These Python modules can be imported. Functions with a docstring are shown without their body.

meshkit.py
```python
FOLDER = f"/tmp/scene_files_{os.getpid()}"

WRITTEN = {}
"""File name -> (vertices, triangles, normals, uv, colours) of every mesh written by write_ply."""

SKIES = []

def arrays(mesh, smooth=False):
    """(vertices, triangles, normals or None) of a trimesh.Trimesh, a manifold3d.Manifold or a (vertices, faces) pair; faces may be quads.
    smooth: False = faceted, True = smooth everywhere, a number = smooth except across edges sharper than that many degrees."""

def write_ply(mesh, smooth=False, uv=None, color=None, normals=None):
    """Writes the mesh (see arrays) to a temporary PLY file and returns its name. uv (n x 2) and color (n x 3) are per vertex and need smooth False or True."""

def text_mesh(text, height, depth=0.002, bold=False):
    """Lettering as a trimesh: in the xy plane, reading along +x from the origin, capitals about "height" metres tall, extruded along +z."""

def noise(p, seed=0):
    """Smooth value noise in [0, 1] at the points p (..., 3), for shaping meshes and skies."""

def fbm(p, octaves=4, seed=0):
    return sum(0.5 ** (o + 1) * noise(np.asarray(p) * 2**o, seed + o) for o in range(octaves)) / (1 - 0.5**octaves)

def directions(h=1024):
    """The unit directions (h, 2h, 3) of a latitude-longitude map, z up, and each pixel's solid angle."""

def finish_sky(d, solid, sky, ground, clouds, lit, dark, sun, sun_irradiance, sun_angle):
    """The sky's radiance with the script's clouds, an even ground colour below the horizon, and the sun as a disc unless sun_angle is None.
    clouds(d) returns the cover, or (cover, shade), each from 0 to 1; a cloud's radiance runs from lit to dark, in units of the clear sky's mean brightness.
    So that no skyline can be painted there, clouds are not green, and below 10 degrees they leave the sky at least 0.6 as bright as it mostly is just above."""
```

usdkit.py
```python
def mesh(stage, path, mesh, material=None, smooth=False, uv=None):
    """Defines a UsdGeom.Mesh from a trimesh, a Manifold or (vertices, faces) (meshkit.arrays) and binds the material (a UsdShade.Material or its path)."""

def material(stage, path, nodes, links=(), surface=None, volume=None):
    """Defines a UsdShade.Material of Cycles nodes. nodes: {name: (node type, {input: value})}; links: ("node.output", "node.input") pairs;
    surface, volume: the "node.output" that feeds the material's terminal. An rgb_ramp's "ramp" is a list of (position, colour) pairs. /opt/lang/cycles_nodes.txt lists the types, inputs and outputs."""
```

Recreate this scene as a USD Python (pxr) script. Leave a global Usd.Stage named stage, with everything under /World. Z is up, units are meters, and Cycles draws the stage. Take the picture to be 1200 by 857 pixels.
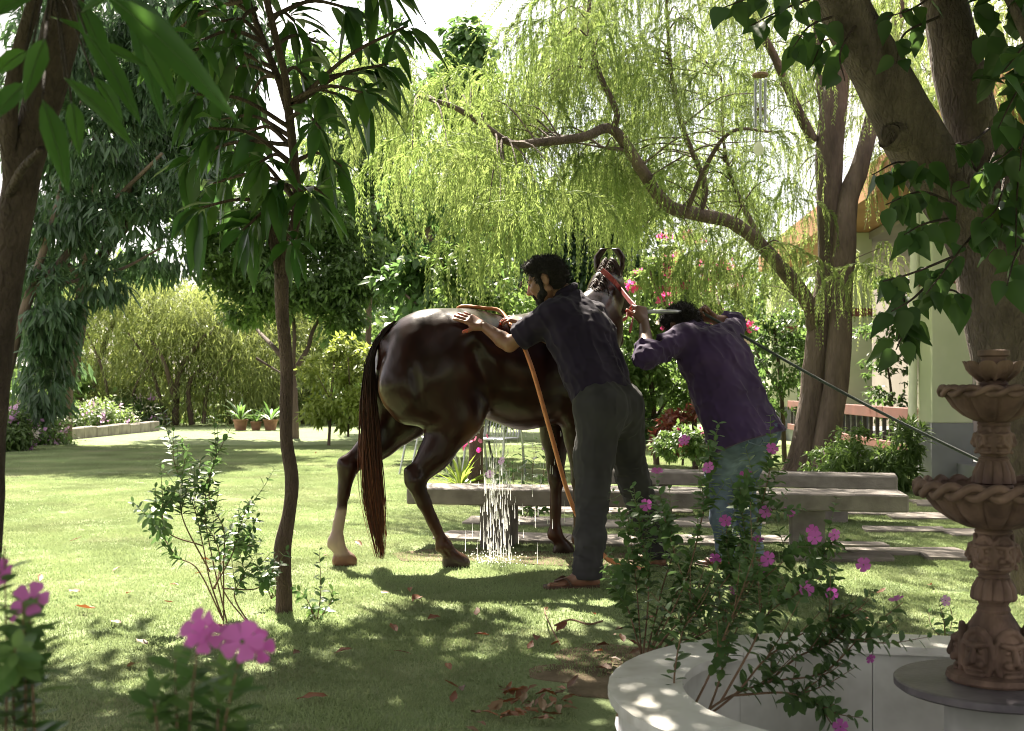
import math, numpy as np, trimesh, manifold3d, usdkit, meshkit
from pxr import Usd, UsdGeom, UsdLux, UsdShade, Gf, Sdf, Vt
from shapely import geometry as sg
from shapely import affinity as sa

stage = Usd.Stage.CreateInMemory()
UsdGeom.SetStageUpAxis(stage, 'Z'); UsdGeom.SetStageMetersPerUnit(stage, 1.0)
UsdGeom.Xform.Define(stage, '/World'); UsdGeom.Scope.Define(stage, '/World/Looks')
PI = math.pi
# ------------------------------------------------------------------ camera
CH, FPX, HOR = 0.97, 1400.0, 455.0            # eye height, focal length in photo pixels, horizon row
cam = UsdGeom.Camera.Define(stage, '/World/camera')
cam.CreateHorizontalApertureAttr(36.0); cam.CreateVerticalApertureAttr(36.0 * 857 / 1200)
cam.CreateFocalLengthAttr(36.0 * FPX / 1200)
cam.CreateVerticalApertureOffsetAttr(36.0 * (HOR - 428.5) / 1200)
cam.CreateFStopAttr(6.0); cam.CreateFocusDistanceAttr(6.2)
cam.CreateClippingRangeAttr(Gf.Vec2f(0.05, 1000))
cam.CreateExposureAttr(2.45)
cam.AddTranslateOp().Set(Gf.Vec3d(0, 0, CH)); cam.AddRotateXOp().Set(90.0)
# ------------------------------------------------------------------ sky and sun
SUN = np.array([-0.16, 0.60, 0.78]); SUN /= np.linalg.norm(SUN)
dome = UsdLux.DomeLight.Define(stage, '/World/sky')
skym = usdkit.material(stage, '/World/Looks/sky_air', {
    'sky': ('sky_texture', {'sky_type': 'single_scattering', 'sun_disc': False, 'sun_elevation': math.asin(SUN[2]), 'sun_rotation': math.atan2(SUN[0], SUN[1]), 'air_density': 1.0, 'aerosol_density': 2.5, 'ozone_density': 1.0}),
    'tc': ('texture_coordinate', {}), 'n': ('noise_texture', {'scale': 2.2, 'detail': 5.0, 'roughness': 0.55}),
    'r': ('rgb_ramp', {'ramp': [(0.0, (0.35,)*3), (0.42, (0.5,)*3), (0.6, (0.9,)*3), (1.0, (1.0,)*3)]}),
    'm': ('mix', {'color2': (7.3, 6.55, 6.25)}), 'b': ('background_shader', {'strength': 0.056})},
    [('tc.generated', 'n.vector'), ('n.fac', 'r.fac'), ('sky.color', 'm.color1'), ('r.color', 'm.fac'), ('m.color', 'b.color')], surface='b.background')
UsdShade.MaterialBindingAPI.Apply(dome.GetPrim()).Bind(skym)
dome.GetPrim().SetCustomDataByKey('kind', 'structure')
sun = UsdLux.DistantLight.Define(stage, '/World/sun')
sun.CreateIntensityAttr(1.25); sun.CreateAngleAttr(0.5); sun.CreateNormalizeAttr(True); sun.CreateColorAttr(Gf.Vec3f(1.0, 0.91, 0.76))
_m = Gf.Matrix4d(1.0); _m.SetRotate(Gf.Rotation(Gf.Vec3d(0, 0, 1), Gf.Vec3d(*map(float, SUN)))); sun.AddTransformOp().Set(_m)

# ------------------------------------------------------------------ helpers
def P(u, v, Y):                               # a point that the photo shows at column u, row v, Y metres away
    return np.array([(u - 600) / FPX * Y, Y, CH - (v - HOR) / FPX * Y])
def G(u, v):                                  # the ground point seen there
    return P(u, v, FPX * CH / (v - HOR))
V = lambda *a: np.array(a, float)
def unit(a):
    a = np.asarray(a, float); return a / np.maximum(np.linalg.norm(a, axis=-1, keepdims=True), 1e-12)
_used = {}
def numbered(parent, name):
    k = (parent, name); n = _used.get(k, 0); _used[k] = n + 1
    return f'{parent}/{name}' + (f'_{n:03d}' if n else '')
def tag(p, label=None, cat=None, group=None, kind=None):
    p = p.GetPrim() if hasattr(p, 'GetPrim') else p
    for k, v in (('label', label), ('category', cat), ('group', group), ('kind', kind)):
        if v: p.SetCustomDataByKey(k, v)
    return p
def path_of(parent):
    return '/World' if parent is None else str(parent.GetPath())
def obj(name, mesh, mat, parent=None, smooth=False, label=None, cat=None, group=None, kind=None, tint=None, loc=None):
    if isinstance(mesh, list): mesh = cat_(mesh)
    pa = numbered(path_of(parent), name)
    m = usdkit.mesh(stage, pa, mesh, M[mat], smooth=smooth)
    if tint is not None:
        UsdGeom.PrimvarsAPI(m).CreatePrimvar('tint', Sdf.ValueTypeNames.Color3fArray, 'vertex').Set(Vt.Vec3fArray.FromNumpy(np.asarray(tint, np.float32)))
    if loc is not None: m.AddTranslateOp().Set(Gf.Vec3d(*map(float, loc)))
    return tag(m, label, cat, group, kind)
def thing(name, label, cat, group=None, loc=(0, 0, 0), rz=0.0):
    x = UsdGeom.Xform.Define(stage, numbered('/World', name))
    if np.any(np.asarray(loc) != 0): x.AddTranslateOp().Set(Gf.Vec3d(*map(float, loc)))
    if rz: x.AddRotateZOp().Set(float(math.degrees(rz)))
    return tag(x, label, cat, group)
def copy_of(src, name, label, cat, group, loc, rz, s=1.0):
    x = UsdGeom.Xform.Define(stage, numbered('/World', name))
    x.GetPrim().GetReferences().AddInternalReference(src.GetPath()); x.GetPrim().SetInstanceable(True)
    x.ClearXformOpOrder()
    x.AddTranslateOp(UsdGeom.XformOp.PrecisionDouble, 'c').Set(Gf.Vec3d(*map(float, loc))); x.AddRotateZOp(UsdGeom.XformOp.PrecisionFloat, 'c').Set(float(math.degrees(rz)))
    if s != 1.0: x.AddScaleOp(UsdGeom.XformOp.PrecisionFloat, 'c').Set(Gf.Vec3f(s, s, s))
    return tag(x, label, cat, group)
def arr(m):
    if isinstance(m, tuple): return np.asarray(m[0], float), np.asarray(m[1], int)
    if hasattr(m, 'to_mesh'):
        q = m.to_mesh(); return np.array(q.vert_properties[:, :3], float), np.array(q.tri_verts, int)
    return np.array(m.vertices), np.array(m.faces)
def cat_(ms):
    vs, fs, n = [], [], 0
    for m in ms:
        v, f = arr(m)
        if len(f) == 0: continue
        vs.append(v); fs.append(f + n); n += len(v)
    return np.vstack(vs), np.vstack(fs)
def xf(m, rz=0.0, loc=(0, 0, 0), s=1.0):
    v, f = arr(m); c, q = math.cos(rz), math.sin(rz)
    v = np.asarray(v) * s
    v = np.stack([c * v[:, 0] - q * v[:, 1], q * v[:, 0] + c * v[:, 1], v[:, 2]], 1) + np.asarray(loc, float)
    return v, f
def curve(pts, n):                            # Catmull-Rom through points (any dimension)
    p = np.asarray(pts, float); m = len(p)
    if m == 2: return p[0] + (p[1] - p[0]) * np.linspace(0, 1, n)[:, None]
    q = np.vstack([2 * p[0] - p[1], p, 2 * p[-1] - p[-2]])
    t = np.linspace(0, m - 1, n); i = np.minimum(t.astype(int), m - 2); t = (t - i)[:, None]
    a, b, c, d = q[i], q[i + 1], q[i + 2], q[i + 3]
    return .5 * (2 * b + (c - a) * t + (2 * a - 5 * b + 4 * c - d) * t**2 + (3 * b - a - 3 * c + d) * t**3)
def tube(pts, rad, sides=8, n=None, caps=True, rough=0.0, seed=0, flat=1.0):
    p = np.asarray(pts, float); r = np.broadcast_to(np.asarray(rad, float), (len(p),))
    if n:
        q = curve(np.column_stack([p, r]), n); p, r = q[:, :3], np.maximum(q[:, 3], 1e-4)
    t = unit(np.gradient(p, axis=0)); a = np.zeros_like(p)
    a0 = np.cross(t[0], [0, 0, 1.0] if abs(t[0, 2]) < .9 else [1.0, 0, 0])
    for i in range(len(p)):                   # parallel transport
        a0 = a0 - t[i] * np.dot(a0, t[i]); a0 = a0 / (np.linalg.norm(a0) + 1e-12); a[i] = a0
    b = np.cross(t, a); ang = np.arange(sides) * 2 * PI / sides
    ring = np.cos(ang)[None, :, None] * a[:, None] + flat * np.sin(ang)[None, :, None] * b[:, None]
    rr = r[:, None] * np.ones(sides)
    if rough:
        q = p[:, None] + ring * rr[..., None]
        rr = rr * (1 + rough * 2 * (meshkit.fbm(q / (2.2 * r.mean() + 1e-6) * np.array([1, 1, .45]), 3, seed) - .5))
    v = (p[:, None] + ring * rr[..., None]).reshape(-1, 3)
    i, j = np.meshgrid(np.arange(len(p) - 1), np.arange(sides), indexing='ij'); j2 = (j + 1) % sides
    q = np.stack([i * sides + j, i * sides + j2, (i + 1) * sides + j2, (i + 1) * sides + j], -1).reshape(-1, 4)
    f = np.vstack([q[:, [0, 1, 2]], q[:, [0, 2, 3]]])
    if caps:
        v = np.vstack([v, p[:1], p[-1:]]); k = len(v); e = (len(p) - 1) * sides; J = np.arange(sides); J2 = (J + 1) % sides
        f = np.vstack([f, np.stack([J2, J, np.full(sides, k - 2)], 1), np.stack([e + J, e + J2, np.full(sides, k - 1)], 1)])
    return v, f
def box(lo, hi, ch=0.0):
    lo, hi = np.asarray(lo, float), np.asarray(hi, float)
    if ch <= 0:
        b = trimesh.creation.box(hi - lo); b.apply_translation((lo + hi) / 2); return b
    c = np.array([[x, y, z] for x in (0, 1) for y in (0, 1) for z in (0, 1)], float)
    pts = []
    for k in c:
        q = lo + k * (hi - lo); s = 1 - 2 * k
        for ax in range(3):
            o = np.ones(3) * ch; o[ax] = 0; pts.append(q + s * o)
    return arr(trimesh.convex.convex_hull(np.array(pts)))
def lathe(prof, seg=48, mod=None):            # prof (r, z); mod(ang, i) multiplies r
    p = np.asarray(prof, float); ang = np.arange(seg) * 2 * PI / seg
    r = p[:, :1] * np.ones(seg); z = p[:, 1:] * np.ones(seg)
    if mod is not None: r, z = mod(r, z, ang[None])
    v = np.stack([r * np.cos(ang), r * np.sin(ang), z], -1).reshape(-1, 3)
    i, j = np.meshgrid(np.arange(len(p) - 1), np.arange(seg), indexing='ij'); j2 = (j + 1) % seg
    q = np.stack([i * seg + j, i * seg + j2, (i + 1) * seg + j2, (i + 1) * seg + j], -1).reshape(-1, 4)
    return v, np.vstack([q[:, [0, 1, 2]], q[:, [0, 2, 3]]])
def prism(poly, z0, z1):
    m = trimesh.creation.extrude_polygon(poly, z1 - z0, engine='earcut'); m.apply_translation([0, 0, z0]); return m

class SDF:                                    # smooth union of rounded shapes on a grid, meshed by surface nets
    def __init__(s, lo, hi, h):
        s.lo, s.h = np.asarray(lo, float), h
        s.n = np.ceil((np.asarray(hi) - s.lo) / h).astype(int) + 1
        s.ax = [s.lo[k] + h * np.arange(s.n[k]) for k in range(3)]; s.D = np.full(s.n, 0.5, np.float32)
    def _sub(s, lo, hi):
        i0 = np.clip(np.floor((lo - s.lo) / s.h).astype(int), 0, s.n); i1 = np.clip(np.ceil((hi - s.lo) / s.h).astype(int) + 1, 0, s.n)
        sl = tuple(slice(a, b) for a, b in zip(i0, i1))
        g = np.meshgrid(*[s.ax[k][sl[k]] for k in range(3)], indexing='ij')
        return sl, np.stack(g, -1)
    def _join(s, sl, d, k, cut=False):
        a = s.D[sl]
        if cut: a, d = -a, d
        hh = np.maximum(k - np.abs(a - d), 0) / max(k, 1e-9); r = np.minimum(a, d) - hh * hh * k * .25
        s.D[sl] = -r if cut else r
    def cone(s, a, b, ra, rb, k=.03, axis=None, f=1.0, cut=False):
        a, b = np.asarray(a, float), np.asarray(b, float); m = max(ra, rb) + k + 3 * s.h
        sl, p = s._sub(np.minimum(a, b) - m, np.maximum(a, b) + m)
        if p.size == 0: return s
        ba = b - a; t = np.clip((p - a) @ ba / max(ba @ ba, 1e-9), 0, 1)[..., None]
        q = p - a - t * ba
        if axis is not None:
            n = unit(axis); q = q + n * ((q @ n)[..., None]) * (1 / f - 1)
        s._join(sl, (np.linalg.norm(q, axis=-1) - (ra + (rb - ra) * t[..., 0])) * min(1, f if axis is not None else 1), k, cut); return s
    def chain(s, pts, rad, k=.03, **kw):
        for i in range(len(pts) - 1): s.cone(pts[i], pts[i + 1], rad[i], rad[i + 1], k, **kw)
        return s
    def ell(s, c, r, k=.03, R=None, cut=False):
        c, r = np.asarray(c, float), np.asarray(r, float); m = r.max() + k + 3 * s.h
        sl, p = s._sub(c - m, c + m)
        if p.size == 0: return s
        q = p - c
        if R is not None: q = q @ np.asarray(R).T     # rows of R: the ellipsoid's own axes
        k0 = np.linalg.norm(q / r, axis=-1); k1 = np.linalg.norm(q / (r * r), axis=-1)
        s._join(sl, np.where(k1 > 1e-9, k0 * (k0 - 1) / np.maximum(k1, 1e-9), -r.min()), k, cut); return s
    def plane(s, pt, nrm):                    # keeps what lies behind the plane
        g = np.stack(np.meshgrid(*s.ax, indexing='ij'), -1); s.D = np.maximum(s.D, ((g - np.asarray(pt)) @ unit(nrm)).astype(np.float32)); return s
    def warp(s, amp, scale, seed=0, octaves=3):
        near = np.abs(s.D) < .06
        g = np.stack(np.meshgrid(*s.ax, indexing='ij'), -1)[near]
        s.D[near] += (amp * (meshkit.fbm(g * np.asarray(scale), octaves, seed) - .5) * 2).astype(np.float32); return s
    def folds(s, amp, freq, R=np.eye(3), seed=0, where=None):
        near = np.abs(s.D) < .05                # cloth creases: sharp valleys along the axes of R, freq per axis
        g = np.stack(np.meshgrid(*s.ax, indexing='ij'), -1)[near]; n = meshkit.fbm((g @ np.asarray(R).T) * np.asarray(freq), 2, seed)
        r = np.clip(1 - np.abs(n - .5) * 7, 0, 1)**1.5; w = 1 if where is None else np.exp(-sum(np.minimum(np.linalg.norm(g - c, axis=1)[None], 9)**2 for c in where[:1])[0] / where[1]**2)
        s.D[near] += (amp * (r * w - .25 * w)).astype(np.float32); return s
    def mesh(s, smooth=1):
        D = s.D.copy(); D[[0, -1]] = np.maximum(D[[0, -1]], .01); D[:, [0, -1]] = np.maximum(D[:, [0, -1]], .01); D[:, :, [0, -1]] = np.maximum(D[:, :, [0, -1]], .01)
        ins = D < 0; nx, ny, nz = D.shape; cs = [(x, y, z) for x in (0, 1) for y in (0, 1) for z in (0, 1)]
        cnt = sum(ins[x:nx - 1 + x, y:ny - 1 + y, z:nz - 1 + z].astype(np.int8) for x, y, z in cs)
        cell = np.argwhere((cnt > 0) & (cnt < 8)); vals = np.stack([D[cell[:, 0] + x, cell[:, 1] + y, cell[:, 2] + z] for x, y, z in cs], 1)
        acc, num = np.zeros((len(cell), 3)), np.zeros(len(cell)); C = np.array(cs, float)
        for i in range(8):
            for j in range(i + 1, 8):
                if abs(C[i] - C[j]).sum() == 1:
                    w = (vals[:, i] < 0) != (vals[:, j] < 0); den = vals[:, i] - vals[:, j]
                    t = np.where(w, vals[:, i] / np.where(w, den, 1), 0)[:, None]
                    acc += np.where(w[:, None], C[i] + t * (C[j] - C[i]), 0); num += w
        v = s.lo + s.h * (cell + acc / num[:, None])
        idx = -np.ones((nx - 1, ny - 1, nz - 1), int); idx[tuple(cell.T)] = np.arange(len(cell)); fs = []
        for ax in range(3):
            o = [np.roll(np.eye(3, dtype=int), 0)[k] for k in range(3) if k != ax]
            a = ins.take(range(0, D.shape[ax] - 1), ax); b = ins.take(range(1, D.shape[ax]), ax)
            e = np.argwhere(a != b); u, w = (ax + 1) % 3, (ax + 2) % 3
            e = e[(e[:, u] > 0) & (e[:, w] > 0) & (e[:, u] < D.shape[u] - 1) & (e[:, w] < D.shape[w] - 1)]
            du, dw = np.eye(3, dtype=int)[u], np.eye(3, dtype=int)[w]
            q = np.stack([idx[tuple((e - du - dw).T)], idx[tuple((e - dw).T)], idx[tuple(e.T)], idx[tuple((e - du).T)]], 1)
            flip = ~a[tuple(e.T)]; q[flip] = q[flip][:, ::-1]; fs.append(q)
        q = np.vstack(fs); f = np.vstack([q[:, [0, 1, 2]], q[:, [0, 2, 3]]])
        for _ in range(smooth):
            e = np.vstack([f[:, [0, 1]], f[:, [1, 2]], f[:, [2, 0]]]); nb, c = np.zeros_like(v), np.zeros(len(v))
            np.add.at(nb, e[:, 0], v[e[:, 1]]); np.add.at(c, e[:, 0], 1); v = .5 * v + .5 * nb / np.maximum(c, 1)[:, None]
        return v, f
def union(ms):
    try:
        r = None
        for m in ms:
            v, f = arr(m); q = manifold3d.Manifold(manifold3d.Mesh(v.astype(np.float32), f.astype(np.uint32)))
            if q.status() != manifold3d.Error.NoError: raise ValueError(str(q.status()))
            r = q if r is None else r + q
        return arr(r)
    except Exception as ex:
        print('union', ex); return cat_(ms)

# ------------------------------------------------------------------ materials
M = {}
def mat(name, nodes, links, surface='p.BSDF', volume=None):
    M[name] = usdkit.material(stage, '/World/Looks/' + name, nodes, links, surface=surface, volume=volume)
def noisy(name, c1, c2, scale=8.0, rough=.6, bump=.0, bscale=60.0, spec=.5, detail=4.0, lo=.35, hi=.65, stretch=(1, 1, 1), extra=None, bdist=.01, space='position', **pr):
    nodes = {'g': ('geometry', {}), 'tc': ('texture_coordinate', {}), 'mp': ('mapping', {'scale': stretch}), 'n': ('noise_texture', {'scale': scale, 'detail': detail}),
             'r': ('rgb_ramp', {'ramp': [(lo, c1), (hi, c2)]}), 'p': ('principled_bsdf', {'roughness': rough, 'specular_ior_level': spec, **pr})}
    links = [('g.position' if space == 'position' else 'tc.object', 'mp.vector'), ('mp.vector', 'n.vector'), ('n.fac', 'r.fac'), ('r.color', 'p.base_color')]
    if bump:
        nodes['bn'] = ('noise_texture', {'scale': bscale, 'detail': 5.0, 'roughness': .6}); nodes['b'] = ('bump', {'strength': bump, 'distance': bdist})
        links += [('mp.vector', 'bn.vector'), ('bn.fac', 'b.height'), ('b.normal', 'p.normal')]
    mat(name, nodes, links)
def leafmat(name, cols, trans=.45, rough=.42, tcol=None, spec=.5, spots=0):
    """cols: two or more tones that single leaves pick from; translucent so that sun glows through"""
    n = len(cols)
    nodes = {'g': ('geometry', {}), 'o': ('object_info', {}), 'a': ('math', {'math_type': 'add'}), 'fr': ('math', {'math_type': 'fraction'}),
             'r': ('rgb_ramp', {'ramp': [(i / max(n - 1, 1), c) for i, c in enumerate(cols)]}), 'n': ('noise_texture', {'scale': 1.1, 'detail': 2.0}),
             'v': ('map_range', {'from_min': .3, 'from_max': .7, 'to_min': .72, 'to_max': 1.25}), 'h': ('hsv', {}), 'h2': ('hsv', {'hue': .485, 'saturation': 1.08, 'value': 1.5}),
             'p': ('principled_bsdf', {'roughness': rough, 'specular_ior_level': spec}), 't': ('translucent_bsdf', {}), 'x': ('mix_closure', {'fac': trans})}
    links = [('g.random_per_island', 'a.value1'), ('o.random', 'a.value2'), ('a.value', 'fr.value1'), ('fr.value', 'r.fac'), ('g.position', 'n.vector'), ('n.fac', 'v.value'), ('v.result', 'h.value'),
             ('r.color', 'h.color'), ('h.color', 'p.base_color'), ('h.color', 'h2.color'), ('h2.color', 't.color'), ('p.BSDF', 'x.closure1'), ('t.BSDF', 'x.closure2')]
    mat(name, nodes, links, surface='x.closure')
def bark(name, c1, c2, scale=7.0, stretch=(1, 1, .3), bump=.9, vs=28.0):
    mat(name, {'g': ('geometry', {}), 'mp': ('mapping', {'scale': stretch}), 'n': ('noise_texture', {'scale': scale, 'detail': 6.0, 'roughness': .65}), 'vo': ('voronoi_texture', {'scale': vs, 'feature': 'distance_to_edge'}),
               'n2': ('noise_texture', {'scale': vs * 3, 'detail': 4.0}), 'vr': ('map_range', {'from_min': 0.0, 'from_max': .22, 'to_min': 0.0, 'to_max': 1.0, 'clamp': True}), 'ad': ('math', {'math_type': 'multiply_add', 'value2': .45}),
               'r': ('rgb_ramp', {'ramp': [(.3, c1), (.5, tuple((np.array(c1) + np.array(c2)) / 2)), (.7, c2)]}), 'b': ('bump', {'strength': bump, 'distance': .012}), 'p': ('principled_bsdf', {'roughness': .85, 'specular_ior_level': .25})},
        [('g.position', 'mp.vector'), ('mp.vector', 'n.vector'), ('mp.vector', 'vo.vector'), ('mp.vector', 'n2.vector'), ('vo.distance', 'vr.value'), ('vr.result', 'ad.value1'), ('n2.fac', 'ad.value3'), ('ad.value', 'b.height'),
         ('n.fac', 'r.fac'), ('r.color', 'p.base_color'), ('b.normal', 'p.normal')])
def tinted(name, rough=.5, spec=.5, bump=.3, bscale=120.0, var=.25, vscale=14.0, bdist=.004, stretch=(1, 1, 1), **pr):
    """own colour per vertex (primvar 'tint') with a little mottling"""
    mat(name, {'at': ('attribute', {'attribute': 'tint'}), 'g': ('geometry', {}), 'mp': ('mapping', {'scale': stretch}), 'n': ('noise_texture', {'scale': vscale, 'detail': 4.0}), 'v': ('map_range', {'from_min': .3, 'from_max': .7, 'to_min': 1 - var, 'to_max': 1 + var}),
               'h': ('hsv', {}), 'bn': ('noise_texture', {'scale': bscale, 'detail': 4.0}), 'b': ('bump', {'strength': bump, 'distance': bdist}), 'p': ('principled_bsdf', {'roughness': rough, 'specular_ior_level': spec, **pr})},
        [('g.position', 'mp.vector'), ('mp.vector', 'n.vector'), ('mp.vector', 'bn.vector'), ('n.fac', 'v.value'), ('v.result', 'h.value'), ('at.color', 'h.color'), ('h.color', 'p.base_color'), ('bn.fac', 'b.height'), ('b.normal', 'p.normal')])

noisy('lawn_soil', (.18, .235, .11), (.24, .285, .148), scale=3.0, rough=.95, bump=.7, bscale=90.0, spec=.1, bdist=.03)
noisy('cement', (.135, .12, .11), (.21, .19, .175), scale=9.0, rough=.85, bump=.35, bscale=80.0, spec=.3)
noisy('slab_stone', (.16, .14, .125), (.27, .24, .215), scale=5.0, rough=.85, bump=.4, bscale=45.0, spec=.3)
noisy('marble', (.38, .36, .32), (.60, .59, .56), scale=5.0, lo=.28, hi=.5, rough=.42, bump=.12, bscale=40.0, detail=8.0)
noisy('marble_wall', (.34, .33, .30), (.56, .555, .53), scale=3.5, lo=.3, hi=.55, rough=.45, bump=.1, bscale=40.0, detail=8.0)
noisy('slate', (.075, .065, .075), (.13, .115, .125), scale=12.0, rough=.45, bump=.2, bscale=70.0)
noisy('terracotta', (.058, .033, .026), (.205, .128, .098), stretch=(1, 1, .45), scale=15.0, lo=.3, hi=.72, rough=.75, bump=.6, bscale=110.0, spec=.3, bdist=.005, detail=8.0)
noisy('dry_earth', (.11, .085, .055), (.19, .15, .10), scale=6.0, rough=.95, bump=.8, bscale=60.0, spec=.1)
noisy('lime_wall', (.42, .46, .31), (.52, .54, .39), scale=1.4, rough=.85, bump=.15, bscale=50.0, spec=.2)
noisy('grey_paint', (.15, .155, .165), (.21, .215, .225), scale=2.0, rough=.7, bump=.1)
noisy('pink_wall', (.22, .185, .175), (.29, .25, .235), scale=1.0, rough=.85, bump=.1, spec=.2)
noisy('orange_paint', (.30, .15, .075), (.38, .20, .10), scale=1.5, rough=.75, bump=.1, spec=.2)
noisy('red_paint', (.13, .045, .035), (.18, .06, .048), scale=2.5, rough=.7, bump=.1)
noisy('pipe_plastic', (.60, .62, .46), (.68, .70, .55), scale=3.0, rough=.5)
noisy('window_dark', (.03, .032, .035), (.05, .052, .055), scale=2.0, rough=.25)
noisy('metal_grey', (.35, .36, .37), (.48, .49, .50), scale=30.0, rough=.35, metallic=.8)
noisy('dark_metal', (.03, .03, .03), (.06, .055, .05), scale=20.0, rough=.5)
noisy('chime_wood', (.12, .07, .035), (.20, .12, .06), scale=30.0, rough=.6)
noisy('clay_pot', (.17, .08, .05), (.27, .14, .09), scale=9.0, rough=.8, bump=.3)
noisy('hose_rubber', (.50, .175, .065), (.60, .24, .09), scale=18.0, rough=.45)
noisy('rope_green', (.035, .045, .042), (.065, .08, .072), scale=60.0, rough=.7, bump=.5, bscale=300.0)
noisy('red_strap', (.20, .022, .022), (.30, .04, .036), scale=60.0, rough=.6, bump=.3, bscale=500.0)
noisy('shirt_navy', (.010, .006, .017), (.017, .011, .026), scale=5.0, rough=.9, bump=.35, bscale=420.0, spec=.2, bdist=.002, sheen_weight=.05)
noisy('shirt_purple', (.029, .014, .052), (.048, .024, .082), scale=5.0, rough=.8, bump=.3, bscale=420.0, spec=.25, bdist=.002, sheen_weight=.05)
noisy('trouser_grey', (.024, .022, .024), (.037, .035, .037), scale=6.0, rough=.9, bump=.35, bscale=420.0, spec=.2, bdist=.002, sheen_weight=.05)
noisy('hair_black', (.008, .006, .006), (.018, .013, .011), scale=90.0, rough=.7, spec=.25, bump=.9, bscale=160.0, bdist=.012)
noisy('leather', (.045, .022, .012), (.075, .036, .02), scale=25.0, rough=.5)
noisy('eye_dark', (.01, .008, .007), (.014, .01, .009), rough=.1)
tinted('horse_coat', rough=.24, spec=.27, bump=.16, bscale=200.0, var=.4, vscale=9.0, bdist=.006, stretch=(1, 1, .35))
tinted('skin', rough=.48, spec=.45, bump=.2, bscale=260.0, var=.12, vscale=30.0, bdist=.001, subsurface_weight=.08, subsurface_scale=.01)
tinted('denim', rough=.9, spec=.2, bump=.35, bscale=500.0, var=.22, vscale=22.0, bdist=.002)
tinted('hair_long', rough=.6, spec=.25, bump=.0, var=.3, vscale=40.0)
mat('water', {'t': ('translucent_bsdf', {'color': (.92, .93, .92)}), 'g': ('glossy_bsdf', {'color': (1, 1, 1), 'roughness': .12}), 'tr': ('transparent_bsdf', {}), 'x': ('mix_closure', {'fac': .35}), 'y': ('mix_closure', {'fac': .25})}, [('t.BSDF', 'x.closure1'), ('g.BSDF', 'x.closure2'), ('x.closure', 'y.closure1'), ('tr.BSDF', 'y.closure2')], surface='y.closure')
bark('bark_big', (.05, .036, .032), (.17, .13, .115), scale=9.0, vs=34.0, stretch=(1, 1, .45), bump=1.0)
bark('bark_weeping', (.045, .032, .026), (.135, .10, .08), scale=6.0, vs=20.0, stretch=(1, 1, .25))
bark('bark_dark', (.03, .020, .018), (.085, .058, .05), scale=14.0, vs=42.0, stretch=(1, 1, .5), bump=.9)
bark('bark_mango', (.055, .035, .029), (.12, .08, .065), scale=18.0, vs=70.0, bump=.8)
bark('bark_far', (.06, .043, .033), (.11, .08, .06), scale=4.0, vs=14.0)
bark('stem_brown', (.13, .08, .05), (.22, .14, .09), scale=40.0, vs=140.0, bump=.3)
leafmat('leaf_mango', [(.030, .075, .018), (.045, .10, .022), (.035, .085, .03), (.07, .13, .03)], trans=.4, rough=.36)
leafmat('leaf_close', [(.045, .11, .025), (.06, .14, .03), (.04, .10, .03)], trans=.45, rough=.38)
leafmat('leaf_heart', [(.035, .075, .022), (.05, .10, .028), (.04, .085, .03), (.08, .14, .035)], trans=.4, rough=.4)
leafmat('leaf_weeping', [(.195, .265, .09), (.245, .32, .115), (.155, .225, .07), (.28, .345, .135)], trans=.6, rough=.5)
leafmat('leaf_peepal', [(.08, .16, .045), (.11, .20, .06), (.07, .14, .05), (.14, .23, .07)], trans=.5, rough=.4)
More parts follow.
